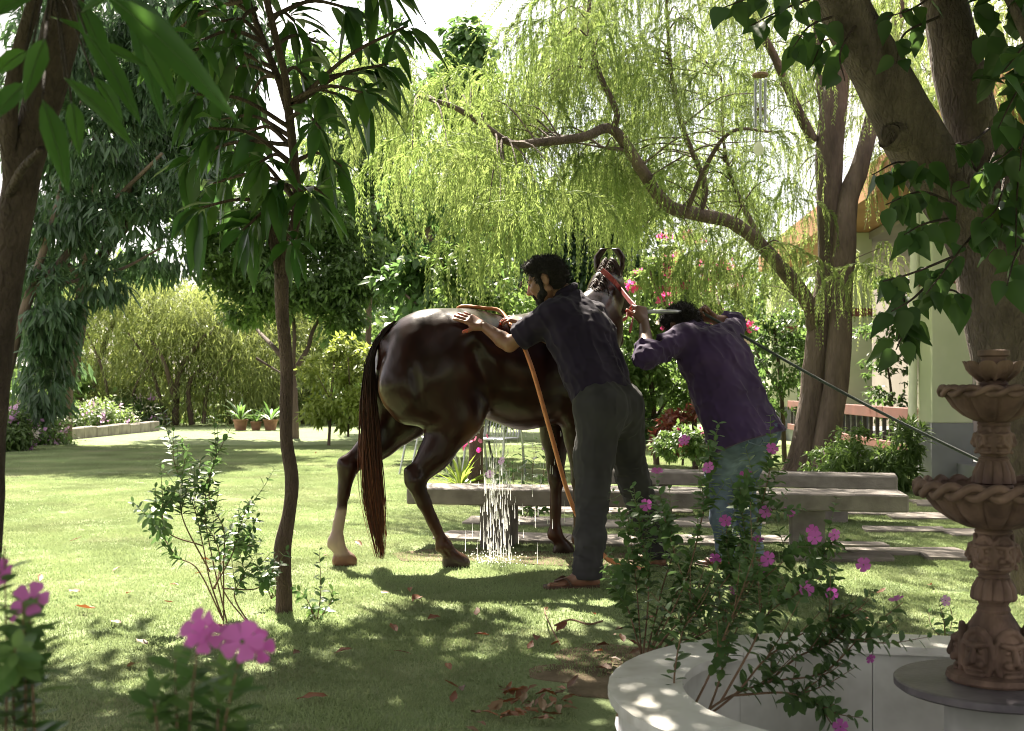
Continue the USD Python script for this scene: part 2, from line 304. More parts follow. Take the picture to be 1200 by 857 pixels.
leafmat('leaf_dark', [(.045, .088, .04), (.062, .115, .05), (.04, .08, .036), (.085, .145, .062)], trans=.38, rough=.42)
leafmat('leaf_mid', [(.085, .15, .045), (.115, .185, .055), (.075, .135, .042), (.145, .215, .07)], trans=.5)
leafmat('leaf_bright', [(.14, .21, .04), (.18, .25, .05), (.12, .19, .04), (.22, .28, .07)], trans=.5)
leafmat('leaf_yellow', [(.19, .235, .075), (.22, .265, .09), (.16, .205, .065), (.25, .29, .11)], trans=.5)
leafmat('leaf_vinca', [(.075, .145, .05), (.095, .175, .055), (.07, .13, .05), (.13, .21, .07)], trans=.4, rough=.42, spec=.45)
leafmat('leaf_red', [(.16, .05, .035), (.22, .08, .05), (.12, .07, .04)], trans=.4)
leafmat('leaf_dry', [(.14, .055, .025), (.19, .085, .035), (.10, .045, .025)], trans=.15, rough=.6)
leafmat('leaf_tan', [(.17, .105, .06), (.21, .135, .075), (.14, .08, .045)], trans=.15, rough=.6)
leafmat('leaf_rust', [(.19, .070, .028), (.24, .10, .035), (.16, .05, .025)], trans=.2, rough=.6)
leafmat('grass_blade', [(.19, .25, .122), (.215, .275, .138), (.235, .282, .15), (.19, .25, .116), (.255, .275, .168)], trans=.38, rough=.5, spec=.3)
leafmat('petal_vinca', [(.46, .11, .38), (.52, .16, .45), (.42, .10, .36)], trans=.45, rough=.6, spec=.2)
leafmat('petal_pale', [(.55, .30, .55), (.62, .38, .62), (.45, .22, .46)], trans=.4, rough=.6, spec=.2)
leafmat('petal_bougain', [(.60, .06, .20), (.68, .10, .28), (.62, .22, .34)], trans=.5, rough=.6, spec=.2)
leafmat('petal_white', [(.70, .66, .60), (.75, .70, .66)], trans=.4, rough=.6, spec=.2)
leafmat('petal_red', [(.55, .05, .05), (.62, .10, .10)], trans=.4, rough=.6, spec=.2)

# ------------------------------------------------------------------ the horse
HO, HYAW = np.array([-.60, 6.50, 0.0]), math.radians(22)
def HW(p):                                    # horse frame (forward, left, up) to world
    p = np.atleast_2d(np.asarray(p, float)); c, s = math.cos(HYAW), math.sin(HYAW)
    return np.squeeze(np.stack([HO[0] + c * p[:, 0] - s * p[:, 1], HO[1] + s * p[:, 0] + c * p[:, 1], p[:, 2]], 1))
horse = thing('horse', 'dark brown wet horse standing with its rump to the left, being washed on the lawn', 'horse')
S = SDF((-.62, -.5, -.01), (1.95, .95, 1.98), .0145)
S.ell((.20, 0, 1.125), (.315, .265, .285), .06)                        # croup
S.ell((.40, 0, 1.13), (.26, .25, .27), .08)
S.cone((.40, 0, 1.10), (.72, 0, 1.06), .262, .305, .08, axis=(0, 1, 0), f=.92)
S.cone((.72, 0, 1.06), (1.0, 0, 1.07), .305, .285, .08, axis=(0, 1, 0), f=.92)
S.ell((.98, 0, 1.20), (.30, .10, .245), .09)                           # withers
S.ell((1.14, 0, .99), (.19, .20, .26), .08)                            # chest
for s in (-1, 1):
    S.ell((.32, s * .17, 1.27), (.09, .055, .06), .10)                 # point of the hip
    S.ell((1.05, s * .15, 1.02), (.17, .11, .29), .07, R=[[.94, 0, -.34], [0, 1, 0], [.34, 0, .94]])
    S.ell((-.005, s * .10, 1.0), (.115, .115, .22), .07)                 # buttock
    # hind leg
    if s < 0: st, hk, fe, co, toe = (.31, .82), (.015, .475), (.19, .125), (.245, .055), (.285, .0)
    else:     st, hk, fe, co, toe = (.10, .82), (-.275, .535), (-.33, .135), (-.29, .055), (-.265, .0)
    y = s * .145
    S.cone((.14 if s < 0 else .08, s * .14, 1.02), (st[0] - .03, y * 1.05, st[1] + .04), .205, .128, .07, axis=(0, 1, 0), f=.72)
    S.cone((.0, s * .12, .98), (st[0] - .10, y, st[1] - .02), .15, .10, .07, axis=(0, 1, 0), f=.75)
    g1 = V(st[0] - .02, y, st[1] - .02); h1 = V(hk[0] + .012, y, hk[1])
    S.cone(g1, g1 + (h1 - g1) * .55, .118, .078, .06, axis=(0, 1, 0), f=.75); S.cone(g1 + (h1 - g1) * .5, h1, .082, .050, .05, axis=(0, 1, 0), f=.8)
    S.cone(h1 + (0.0, 0, .02), h1 + ((-.038, 0, .055) if s < 0 else (-.030, 0, .030)), .040, .026, .03)               # point of hock
    S.cone(h1 + ((-.03, 0, .05) if s < 0 else (-.025, 0, .03)), g1 + (h1 - g1) * .45 + (-.03, 0, 0), .020, .03, .03)   # tendon
    f1 = V(fe[0], y, fe[1])
    S.cone(h1, h1 + (f1 - h1) * .35, .050, .036, .03); S.cone(h1 + (f1 - h1) * .3, f1, .036, .037, .02, axis=(0, 1, 0), f=.82)
    S.ell(f1, (.044, .040, .046), .02); S.cone(f1 + (-.015, 0, -.008), f1 + (-.033, 0, -.022), .025, .014, .02)
    S.cone(f1, (co[0], y, co[1]), .038, .040, .02); S.cone((co[0], y, co[1] - .004), (toe[0], y, .024), .047, .052, .008); S.cone((co[0] - .03, y, .03), (co[0] - .025, y, .018), .034, .036, .01)
    # fore leg
    ex = .985 + (.02 if s < 0 else -.015); y = s * .125
    S.cone((1.02, s * .15, .92), (ex, y, .70), .125, .083, .06, axis=(0, 1, 0), f=.78); S.cone((ex, y, .72), (ex + .005, y, .46), .080, .051, .04, axis=(0, 1, 0), f=.82)
    S.ell((ex + .012, y, .445), (.052, .050, .062), .02)
    S.cone((ex + .004, y, .42), (ex, y, .135), .037, .036, .02, axis=(0, 1, 0), f=.82)
    S.ell((ex - .002, y, .125), (.043, .040, .046), .02); S.cone((ex - .015, y, .115), (ex - .034, y, .10), .025, .014, .02)
    S.cone((ex, y, .12), (ex + .045, y, .055), .036, .040, .02); S.cone((ex + .045, y, .05), (ex + .07, y, .024), .046, .050, .008); S.cone((ex + .02, y, .03), (ex + .02, y, .018), .034, .036, .01)
# neck and head, turned away to the left
POLL = V(1.435, .335, 1.665); HD = unit(V(.44, .72, -1.02)); HS = unit(np.cross(V(0, 0, 1), HD)); HU = np.cross(HD, HS)   # head forward, its left, its up
S.cone((1.02, 0, 1.17), (1.20, .07, 1.33), .225, .175, .08, axis=(-.25, 1, 0), f=.60); S.cone((1.20, .07, 1.33), (1.35, .22, 1.54), .175, .125, .08, axis=(-.5, 1, 0), f=.62)
S.cone((1.35, .22, 1.54), POLL + (0, 0, -.06), .125, .095, .06, axis=(-.6, 1, 0), f=.72)
MUZ = POLL + HD * .50
S.cone(POLL + (0, 0, -.045), POLL + HD * .22 - HU * .03, .088, .092, .05, axis=HS, f=.86)
for s in (-1, 1): S.ell(POLL + HD * .16 - HU * .055 + HS * s * .045, (.09, .05, .085), .04); S.ell(POLL + HD * .155 + HU * .035 + HS * s * .072, (.035, .022, .026), .025)
S.cone(POLL + HD * .2 - HU * .01, MUZ, .078, .052, .05, axis=HS, f=.82); S.ell(MUZ - HU * .008, (.062, .052, .056), .03)
for s in (-1, 1): S.ell(MUZ + HD * .035 + HS * s * .034 + HU * .02, (.016, .012, .02), .01, cut=True)
es, eu = unit(V(math.cos(.9), -math.sin(.9), 0) * 0 + np.cross(V(.5, .85, 0), V(0, 0, 1))), V(0, 0, 1)             # ear plane: across the head
for s in (-1, 1):
    q = [POLL + es * s * a + eu * b + V(0, .012, 0) for a, b in ((.058, .005), (.078, .05), (.078, .10), (.052, .145), (.012, .165))]
    for i, (ra, rb) in enumerate(((.030, .030), (.030, .029), (.029, .022), (.022, .010))): S.cone(q[i], q[i + 1], ra, rb, .012, axis=es, f=.55 if i < 2 else .75)
S.cone((.04, 0, 1.27), (-.09, 0, 1.205), .050, .036, .06); S.cone((-.09, 0, 1.205), (-.120, 0, 1.08), .034, .024, .02)      # dock
for s in (-1, 1):
    S.cone((.33, s * .29, 1.16), (.46, s * .30, .90), .035, .030, .05, cut=True)                     # hollow of the flank
    S.cone((-.02, s * .262, 1.16), (.03, s * .255, .80), .016, .014, .03, cut=True)                    # between the thigh muscles
    S.cone((.88, s * .315, 1.16), (.92, s * .30, .92), .028, .022, .05, cut=True)                      # behind the shoulder
    for k in range(5): S.cone((.52 + .065 * k, s * .345, 1.20), (.47 + .065 * k, s * .335, .92), .034, .032, .02, cut=True)
S.warp(.007, (6, 6, 6), 3, 3); S.warp(.0025, (22, 22, 14), 9, 2)
hv, hf = S.mesh(1)
hv = hv + unit(hv - V(.7, 0, 1)) * 0
z, x, y = hv[:, 2], hv[:, 0], hv[:, 1]
nz = meshkit.fbm(hv * 9, 3, 4)
col = np.tile([.0150, .0052, .0038], (len(hv), 1)) * (.75 + .6 * nz)[:, None]
def blend(w, c):
    global col
    w = np.clip(w, 0, 1)[:, None]; col = col * (1 - w) + np.array(c) * w
blend(np.clip((.86 - z) / .12, 0, 1) * np.clip((x - .26) / .06, 0, 1) * np.clip((.62 - x) / .2, 0, 1) * np.clip(1 - np.abs(y) / .30, 0, 1) * 1.6, (.13, .062, .026))     # sandy groin
blend(np.clip((.30 - x) / .05, 0, 1) * np.clip((z - .78) / .1, 0, 1) * np.clip((x + .20) / .05, 0, 1) * np.clip((.02 - np.abs(y + .10)) / .05 + .6, 0, 1) * np.clip((1.16 - z) / .1, 0, 1) * np.clip((.02 - x) / .05, 0, 1) * .8, (.12, .065, .03))
blend(np.clip((.45 - z) / .25, 0, 1) * .6, (.045, .018, .010))
def HTOP(x_, y_):                              # a point on the horse's back
    n_ = np.hypot(hv[:, 0] - x_, hv[:, 1] - y_) < .025; return HW([x_, y_, hv[n_, 2].max()])
HVW = HW(hv)
def HSURF(u, v_):                              # the flank as seen at a photo position
    du = 600 + FPX * HVW[:, 0] / HVW[:, 1] - u; dv = HOR - FPX * (HVW[:, 2] - CH) / HVW[:, 1] - v_; n_ = np.hypot(du, dv) < 7
    return P(u, v_, HVW[n_, 1].min() if n_.any() else HVW[np.argmin(np.hypot(du, dv)), 1])
sock = np.clip((.335 + .05 * (nz - .5) - z) / .03, 0, 1) * (x < -.15) * (y > 0)
blend(sock, (.25, .175, .145))
blend(np.clip((.062 - z) / .012, 0, 1), (.045, .030, .024))
blend(np.clip((.062 - z) / .012, 0, 1) * (x < -.1), (.17, .085, .055))
obj('body', (HW(hv), hf), 'horse_coat', horse, smooth=True, tint=col)
for s in (-1, 1):
    e = trimesh.creation.icosphere(2, .019); e.apply_translation(HW(POLL + HD * .165 + HU * .035 + HS * s * .083)); obj('eye', e, 'eye_dark', horse, smooth=True)
# tail: long strands from the dock
def strands(paths, r0, r1, sides=4):
    return cat_([tube(p, np.linspace(r0, r1, len(p)), sides, caps=False) for p in paths])
rg = np.random.default_rng(5); paths, tint = [], []; cls = rg.normal(0, 1, (26, 4))
for i in range(760):
    a = rg.normal(0, 1, 2); k = int(rg.integers(26)); cl = cls[k]; ln = (1.12 + .10 * cl[3] - abs(rg.normal(0, .10))) if i % 4 else 1.0 - abs(rg.normal(0, .25))
    if i % 3 == 0: ln = min(1.27 - abs(rg.normal(0, .12)), 1.28)
    t = np.linspace(0, 1, 8); z0 = 1.335 - rg.random() * .19; kz = z0 - (z0 - max(1.31 - ln, .03)) * t**1.05; s_ = np.clip((z0 - kz) / 1.25, 0, 1)
    xs = np.interp(kz, [.0, .3, .7, 1.0, 1.12, 1.22, 1.29, 1.345], [-.13, -.15, -.175, -.185, -.172, -.145, -.095, -.015]) - a[0] * .016 * np.minimum(s_ * 3, 1) - cl[1] * .027 * s_ + rg.normal(0, .003, 8)
    ys = .02 + a[1] * .016 * np.minimum(.5 + s_ * 2.5, 1) + cl[0] * .036 * s_**.8 + .012 * np.sin(cl[2] * 2 + s_ * (5 + cl[3])) * s_ + rg.normal(0, .004, 8) * s_
    w_ = np.clip((.35 - kz) / .35, 0, 1)**1.2; m_ = .75 * w_; xs = xs * (1 - m_) + (-.105) * m_; ys = ys * (1 - m_) + .01 * m_
    p = curve(np.stack([xs, ys, kz], 1), 17); paths.append(HW(p))
    c = np.array([.014, .006, .005]) * (.6 + .9 * rg.random()); c2 = np.array([.17, .052, .024]) * (.4 + .9 * rg.random())
    w = np.clip((1.1 - p[:, 2]) / .8, 0, 1)[:, None] * (.95 if i % 2 else .5); tint.append(np.repeat(c * (1 - w) + c2 * w, 3, 0))
obj('tail', strands(paths, .0034, .0011, 3), 'hair_long', horse, smooth=True, tint=np.vstack(tint))
paths, tint = [], []
for i in range(190):                          # mane, falling on the left of the crest; forelock
    t = rg.random(); c = curve([V(1.03, .0, 1.445), V(1.14, .04, 1.50), V(1.25, .12, 1.60), V(1.385, .27, 1.745), POLL + V(-.02, -.01, .055)], 60)[int(t * 59)]
    l = .10 + .11 * rg.random(); out = V(-.45, .30, 0) + rg.normal(0, .12, 3)
    if i % 3 == 0: out = V(.45, -.45, 0) + rg.normal(0, .1, 3)
    out = out * .12
    p = curve([c - V(0, 0, .02), c + out * .3 + V(0, 0, .012), c + out * .75 + V(0, 0, -.4 * l), c + out * .9 + V(0, 0, -l)], 8); paths.append(HW(p)); tint.append(np.tile(np.array([.03, .014, .01]) * (.6 + rg.random()), (32, 1)))
obj('mane', strands(paths, .0045, .0015), 'hair_long', horse, smooth=True, tint=np.vstack(tint))

# ------------------------------------------------------------------ people
def hand(W, d, n, thumb, curl=(.25, .35, .3), spread=.06, tcurl=.3, sc=1.0, extra=()):
    """W wrist, d towards the fingertips, n out of the palm, thumb +-1: which side"""
    d, n = unit(d), np.asarray(n, float); n = unit(n - d * (n @ d)); sd = np.cross(d, n) * thumb
    lo, hi = W - .23, W + .23
    H = SDF(lo, hi, .0042)
    for o, r in ((.027, .0135), (.009, .0145), (-.010, .014), (-.027, .0125)):
        H.cone(W + sd * o * .75 * sc + d * .012, W + d * .088 * sc + sd * o * sc, r * .95, r, .010)
    H.cone(W - d * .045, W + d * .015, .0265, .026, .012, axis=n, f=.78)
    H.cone(W + d * .02 + sd * .018, W + d * .055 + sd * .035 + n * .006, .016, .015, .014)
    for k, (o, L, r) in enumerate(((.031, .074, .0088), (.0105, .083, .009), (-.0105, .077, .0087), (-.030, .060, .0078))):
        p = W + d * (.088 - .006 * (k == 3)) * sc + sd * o * sc; a = (1.5 - k) * spread; dd = unit(d * math.cos(a) + sd * math.sin(a)); nn = n
        r0 = r
        for j, fr in enumerate((.44, .30, .26)):
            c = curl[j] * (1 + .12 * (k - 1)); dd, nn = unit(dd * math.cos(c) + nn * math.sin(c)), unit(nn * math.cos(c) - dd * math.sin(c))
            q = p + dd * L * fr * sc; H.cone(p, q, r0, r0 * .93, .004); p, r0 = q, r0 * .92
    p = W + d * .035 + sd * .034 + n * .006; dd = unit(d * .62 + sd * .72 + n * .25); H.cone(W + d * .015 + sd * .015, p, .014, .0125, .012)
    for L in (.036, .029):
        q = p + dd * L * sc; H.cone(p, q, .0115, .0095, .006); p = q; dd = unit(dd + d * tcurl + n * tcurl * .6)
    return H.mesh(1)
def head_sdf(C, f, up, h=.0048):
    """C centre of the skull, f where the face looks, up the crown"""
    f = unit(f); up = unit(np.asarray(up) - f * (f @ np.asarray(up))); l = np.cross(up, f)
    R = np.stack([f, l, up]); Q = lambda a, b, c: C + f * a + l * b + up * c
    H = SDF(C - .21, C + .21, h)
    H.ell(Q(-.012, 0, .028), (.096, .076, .086), .02, R); H.ell(Q(.025, 0, -.035), (.070, .062, .085), .03, R)
    H.cone(Q(.045, 0, -.088), Q(.062, 0, -.094), .030, .022, .03); 
    for s in (-1, 1):
        H.cone(Q(-.005, s * .055, -.055), Q(.055, s * .016, -.095), .022, .018, .025)
        H.ell(Q(.068, s * .038, -.022), (.022, .024, .022), .02, R)                      # cheekbones
        H.ell(Q(.086, s * .032, .006), (.014, .017, .010), .012, R, cut=True)             # eye sockets
        H.ell(Q(.072, s * .031, .006), (.013, .014, .012), .004, R)
        H.cone(Q(.084, s * .014, .022), Q(.074, s * .050, .022), .009, .008, .012)        # brow
        H.ell(Q(-.012, s * .078, -.005), (.021, .010, .033), .006, R); H.ell(Q(-.006, s * .088, -.002), (.011, .005, .019), .004, R, cut=True)
    H.cone(Q(.088, 0, .014), Q(.108, 0, -.026), .0085, .0125, .012); H.ell(Q(.112, 0, -.030), (.012, .013, .010), .008, R)
    for s in (-1, 1): H.ell(Q(.100, s * .012, -.032), (.010, .008, .008), .008, R)
    H.cone(Q(.088, -.018, -.056), Q(.088, .018, -.056), .0085, .0085, .008); H.cone(Q(.086, -.016, -.068), Q(.086, .016, -.068), .009, .009, .008)
    H.cone(Q(.100, -.02, -.0615), Q(.100, .02, -.0615), .004, .004, .004, cut=True)
    return H, Q, R
def foot(B, ank, toe, w=.042):
    """adds a foot to the body field: ankle, toe point on the ground"""
    d = unit((toe - ank) * V(1, 1, 0)); s = np.cross(d, V(0, 0, 1)); a0 = V(ank[0], ank[1], 0)
    B.cone(a0 - d * .035 + V(0, 0, .032), a0 + d * .03 + V(0, 0, .05), .030, .035, .03); B.cone(ank, a0 + d * .03 + V(0, 0, .05), .036, .034, .03)
    B.cone(a0 + d * .02 + V(0, 0, .045), a0 + d * .12 + V(0, 0, .028), .033, .022, .03, axis=s, f=1.25)
    for o, L, r in ((-.030, .185, .014), (-.013, .19, .0105), (.002, .185, .0098), (.016, .177, .0095), (.029, .167, .0088)):
        B.cone(a0 + d * .115 + s * o * .9 + V(0, 0, .022), a0 + d * L + s * o + V(0, 0, r + .008), .013, r, .006)
SKIN = np.array([.165, .078, .047])
def person(name, label, J, face, skin=SKIN):
    """J: joints in world space. Returns the person's prim; the body is one skin surface, clothes are its children"""
    t = thing(name, label, 'person')
    pts_ = [J[k] for k in J if not k.startswith('hand')]; lo = np.min(pts_, 0) - .25; hi = np.max(pts_, 0) + .25; lo[2] = -.005
    B = SDF(lo, hi, .0095)
    sm = (J['sl'] + J['sr']) / 2; hm = (J['hl'] + J['hr']) / 2; fw = unit(np.cross(J['sl'] - J['sr'], sm - hm)); J['fw'] = fw
    for k in ('l', 'r'):
        B.chain([J['s' + k], J['e' + k]], [.048, .038], .03)
        fa = J['w' + k] - J['e' + k]
        B.chain([J['e' + k], J['e' + k] + fa * .28, J['w' + k]], [.038, .041, .0265], .02)
        c0 = J['s' + k] * .75 + sm * .25; c1 = (J['h' + k] * .35 + J['s' + k] * .65) * .6 + (hm * .35 + sm * .65) * .4; B.cone(c0, c1, .045, .055, .04); B.cone(c1, J['h' + k], .055, .06, .04)
        B.chain([J['h' + k], J['k' + k], J['k' + k] * .65 + J['a' + k] * .35, J['a' + k]], [.075, .05, .05, .034], .03)
        foot(B, J['a' + k], J['t' + k])
    B.cone(sm, J['nk'], .05, .052, .03); B.chain([J['nk'], J['hc'] - unit(face[0]) * .02 - unit(face[1]) * .05], [.056, .052], .03)
    H, Q, R = head_sdf(J['hc'], *face)
    ms = [B.mesh(1), H.mesh(1)] + [hand(J['w' + k], *J['hand' + k]) for k in ('l', 'r')]
    v, f = union(ms); v = np.maximum(v, [-99, -99, .004])
    n = meshkit.fbm(v * 14, 3, 2)
    tint = skin * (.86 + .28 * n)[:, None]
    q = (v - J['hc']) @ R.T
    lip = np.exp(-((q[:, 0] - .092) / .014)**2 - (q[:, 1] / .02)**2 - ((q[:, 2] + .062) / .011)**2)[:, None]; tint = tint * (1 - lip) + np.array([.17, .06, .05]) * lip
    obj('body', (v, f), 'skin', t, smooth=True, tint=tint)
    for s in (-1, 1):
        e = trimesh.creation.icosphere(2, .0115); e.apply_translation(Q(.079, s * .031, .006)); obj('eye', e, 'eye_dark', t, smooth=True)
    return t, Q, R
def tufts(v, f, n, L, r0, rng, C, curl=1.0):
    """short curly locks standing on the hair surface"""
    m = trimesh.Trimesh(v, f, process=False); i = rng.choice(len(v), n); nr = m.vertex_normals[i]; out = []
    for p, q in zip(v[i], nr):
        d = unit(q + rng.normal(0, .55, 3)); e = unit(np.cross(d, rng.normal(0, 1, 3))); l = L * rng.uniform(.5, 1.2)
        out.append(tube([p - q * .003, p + d * l * .45 + e * l * .2 * curl, p + d * l * .8 + e * l * .65 * curl, p + d * l * .75 + e * l * 1.05 * curl], [r0, r0 * .9, r0 * .7, r0 * .25], 4, caps=False))
    return out
def clothing(lo, hi, h=.0085): return SDF(lo, hi, h)
def hairpiece(t, C, R, full=True, seed=1, beard=False, amp=.008):
    H = SDF(C - .2, C + .2, .0052); f, l, up = R; rng = np.random.default_rng(seed)
    Q = lambda a, b, c: C + f * a + l * b + up * c
    H.ell(Q(-.022, 0, .040), (.100, .083, .088), .02, R); H.ell(Q(-.045, 0, -.005), (.070, .076, .080), .03, R)
    H.ell(Q(.030, 0, .100), (.062, .062, .030), .03, R)
    H.ell(Q(.128, 0, -.008), (.080, .12, .100), .012, R, cut=True)                          # face stays free
    for s in (-1, 1): H.ell(Q(-.002, s * .095, -.01), (.034, .030, .045), .008, R, cut=True)   # ears
    for s in (-1, 1): H.cone(Q(.022, s * .070, .03), Q(.022, s * .064, -.035), .015, .014, .008)   # sideburns
    H.warp(amp, (38, 38, 38), seed, 3); v, f_ = H.mesh(0); obj('hair', cat_([(v, f_)] + tufts(v, f_, 2400, .017, .0011, rng, C)), 'hair_black', t, smooth=True)
    if beard:
        H = SDF(C - .2, C + .2, .0045)
        for s in (-1, 1):
            H.cone(Q(.016, s * .064, -.03), Q(.02, s * .058, -.065), .010, .014, .012); H.cone(Q(.02, s * .056, -.065), Q(.062, s * .026, -.102), .018, .018, .015); H.cone(Q(.022, s * .060, -.035), Q(.05, s * .048, -.072), .009, .017, .012); H.cone(Q(.096, s * .006, -.047), Q(.086, s * .028, -.058), .006, .006, .006)
            H.cone(Q(.086, s * .030, -.058), Q(.072, s * .024, -.09), .007, .013, .01)
        H.cone(Q(.066, -.02, -.100), Q(.066, .02, -.100), .018, .018, .012); H.cone(Q(.088, -.008, -.080), Q(.080, 0, -.096), .006, .014, .01)
        H.warp(.004, (60, 60, 60), seed + 3, 3); v, f_ = H.mesh(0); obj('beard', cat_([(v, f_)] + tufts(v, f_, 800, .007, .0007, rng, C, .4)), 'hair_black', t, smooth=True)
    H = SDF(C - .16, C + .16, .004)
    for s in (-1, 1): H.cone(Q(.093, s * .014, .026), Q(.080, s * .048, .028), .0052, .004, .004)
    obj('eyebrows', H.mesh(0), 'hair_black', t, smooth=True)

# man at the horse's flank
F1 = unit(V(-.8, .6, 0)); L1 = V(-.6, -.8, 0)
hm, smid = P(712, 478, 6.08), P(671, 367, 6.29)
J = dict(hl=hm + L1 * .095, hr=hm - L1 * .095, sl=smid + L1 * .175 - V(0, 0, .012), sr=smid - L1 * .175, nk=P(664, 346, 6.30), hc=P(640, 329, 6.30),
         el=P(597, 404, 6.26), wl=P(563, 386, 6.415), er=P(650, 402, 6.58), wr=P(616, 381, 6.44),
         kl=P(694, 585, 5.97), al=G(688, 689) + V(0, 0, .085), tl=G(640, 690), kr=P(742, 560, 6.33), ar=G(770, 664) + V(0, 0, .085), tr=G(722, 655))
hs_, ht_ = HSURF(563, 388), HSURF(538, 371); J['wl'] = hs_ + V(.02, -.035, .022)
J['handl'] = (ht_ + V(0, -.012, .012) - J['wl'], V(.10, .62, -.75), 1, (.06, .12, .10), .10, .1)
hq_ = HSURF(594, 379); J['wr'] = HSURF(616, 388) + V(.01, -.03, .035)
J['handr'] = (hq_ + V(-.02, .0, .04) - J['wr'], V(.15, .3, -1), -1, (.30, .40, .3), .06, .25)
man, Q, R = person('person', 'man in navy polo shirt and charcoal trousers bending to wash the horse', J, (V(-.90, .22, -.36), V(-.32, .1, 1)), SKIN * 1.05)
hairpiece(man, J['hc'], R, seed=3, beard=True)
lo, hi = hm - (.5, .5, 1.0), hm + (.6, .6, .75)
T = clothing(lo - (.25, 0, 0), hi)
up1 = unit(smid - hm); fw = unit(np.cross(L1, up1)); 
if fw @ F1 < 0: fw = -fw
wst = hm * .62 + smid * .38
for s in (-1, 1):
    T.cone(hm + L1 * s * .085 - up1 * .02, wst + L1 * s * .085, .118, .108, .06); T.cone(wst + L1 * s * .085, smid + L1 * s * .095 - up1 * .13, .108, .122, .06)
    T.cone(smid + L1 * s * .095 - up1 * .13, smid + L1 * s * .12 - up1 * .035, .118, .078, .06)
    T.cone(smid + L1 * s * .12 - up1 * .03 + up1 * .005, J['nk'] - up1 * .025, .066, .058, .05)
T.cone(hm, smid - up1 * .1 + fw * -.01, .115, .125, .06)
T.cone(smid - up1 * .12 - fw * .05, smid - up1 * .02 - fw * .035, .09, .07, .06)
for k in ('l', 'r'):
    s, e = J['s' + k], J['e' + k]; T.cone(s, s + (e - s) * .78, .080, .066, .05); T.cone(s + (e - s) * .6, s + (e - s) * .85, .066, .070, .02)
dg = unit(J['sl'] - hm + L1 * -.1); d2 = unit(np.cross(dg, fw)); T.warp(.008, (9, 9, 12), 11, 3); T.folds(-.009, (4, 15, 15), [dg, d2, np.cross(dg, d2)], 5); T.folds(-.007, (13, 13, 13), seed=17); T.folds(-.012, (5, 5, 22), seed=6, where=([wst], .16))
T.plane(hm + up1 * -.045, -up1)
for k in ('l', 'r'):
    s, e = J['s' + k], J['e' + k]; d = unit(e - s); c = s + (e - s) * .80
    g = np.stack(np.meshgrid(*T.ax, indexing='ij'), -1); near = np.linalg.norm(g - c, axis=-1) < .17
    dd = ((g - c) @ d).astype(np.float32); T.D = np.where(near, np.maximum(T.D, dd), T.D)
obj('polo_shirt', T.mesh(1), 'shirt_navy', man, smooth=True)
C = SDF(J['nk'] - .16, J['nk'] + .16, .0055)                          # collar: a ring round the neck
cu = unit(J['hc'] - unit(V(-.9, .22, -.36)) * .03 - J['nk'] + V(.02, 0, .03)); cc = J['nk'] + cu * .01; a = unit(np.cross(cu, V(0, 1, 0))); b = np.cross(cu, a)
ring = [cc + (a * math.cos(q) + b * math.sin(q)) * .066 + cu * .012 for q in np.linspace(0, 2 * PI, 15)]
C.chain(ring, [.0135] * 15, .008); C.chain([r + cu * .014 - (r - cc) * .06 for r in ring], [.008] * 15, .008)
obj('collar', C.mesh(1), 'shirt_navy', man, smooth=True)
T = clothing(hm - (.45, .55, .95), hm + (.5, .6, .2))
T.cone(hm + L1 * .07 + up1 * .0, hm - L1 * .07 + up1 * .0, .128, .128, .05); T.cone(hm + L1 * .065 + up1 * .07, hm - L1 * .065 + up1 * .07, .112, .112, .05)
for s, k in ((1, 'l'), (-1, 'r')):
    h_, kn, an = J['h' + k], J['k' + k], J['a' + k] - V(0, 0, .035)
    T.cone(h_ - fw * .02 - V(0, 0, .02), h_ * .5 + kn * .5, .128, .100, .05); T.chain([h_ * .5 + kn * .5, kn, kn * .5 + an * .5, an * .9 + kn * .1, an], [.100, .082, .076, .068, .070], .03)
T.warp(.007, (11, 11, 7), 21, 3); T.folds(-.008, (16, 16, 4.5), seed=8); T.folds(-.012, (7, 7, 22), seed=12, where=([J['kl']], .18)); T.folds(-.012, (7, 7, 24), seed=13, where=([J['al'] + V(0, 0, .08)], .16)); T.folds(-.012, (7, 7, 22), seed=14, where=([J['kr']], .18)); T.folds(-.008, (9, 9, 18), seed=15, where=([hm - V(0, 0, .1)], .16))
T.plane(hm + up1 * .085, up1); T.plane(V(0, 0, .045), V(0, 0, -1))
obj('trousers', T.mesh(1), 'trouser_grey', man, smooth=True)
C = SDF(hm - .3, hm + .3, .008); C.cone(hm + L1 * .068 + up1 * .062, hm - L1 * .068 + up1 * .062, .1195, .1195, .04); C.plane(hm + up1 * .072, up1); C.plane(hm + up1 * .036, -up1)
obj('belt', C.mesh(1), 'leather', man, smooth=True)
def sandal(t, ank, toe):
    d = unit((toe - ank) * V(1, 1, 0)); a = V(ank[0], ank[1], 0) - d * .06; n = 14; tt = np.linspace(0, 1, n); s = np.cross(d, V(0, 0, 1))
    w = .037 + .012 * np.sin(PI * np.clip(tt, 0, 1)) + .008 * tt; w[0], w[-1] = .018, .024
    pts = [a + d * .275 * q + s * ww for q, ww in zip(tt, w)] + [a + d * .275 * q - s * ww for q, ww in zip(tt[::-1], w[::-1])]
    obj('sandal_sole', prism(sg.Polygon([p[:2] for p in pts]), .0015, .016), 'leather', t)
    m = a + d * .20
    obj('sandal_strap', cat_([tube([m + s * .046 * q - d * .055 + V(0, 0, .016), m + s * .036 * q - d * .03 + V(0, 0, .052), m + d * .02 + V(0, 0, .034)], .006, 6, 9) for q in (-1, 1)]), 'leather', t, smooth=True)
sandal(man, J['al'], J['tl']); sandal(man, J['ar'], J['tr'])
MAN1 = J

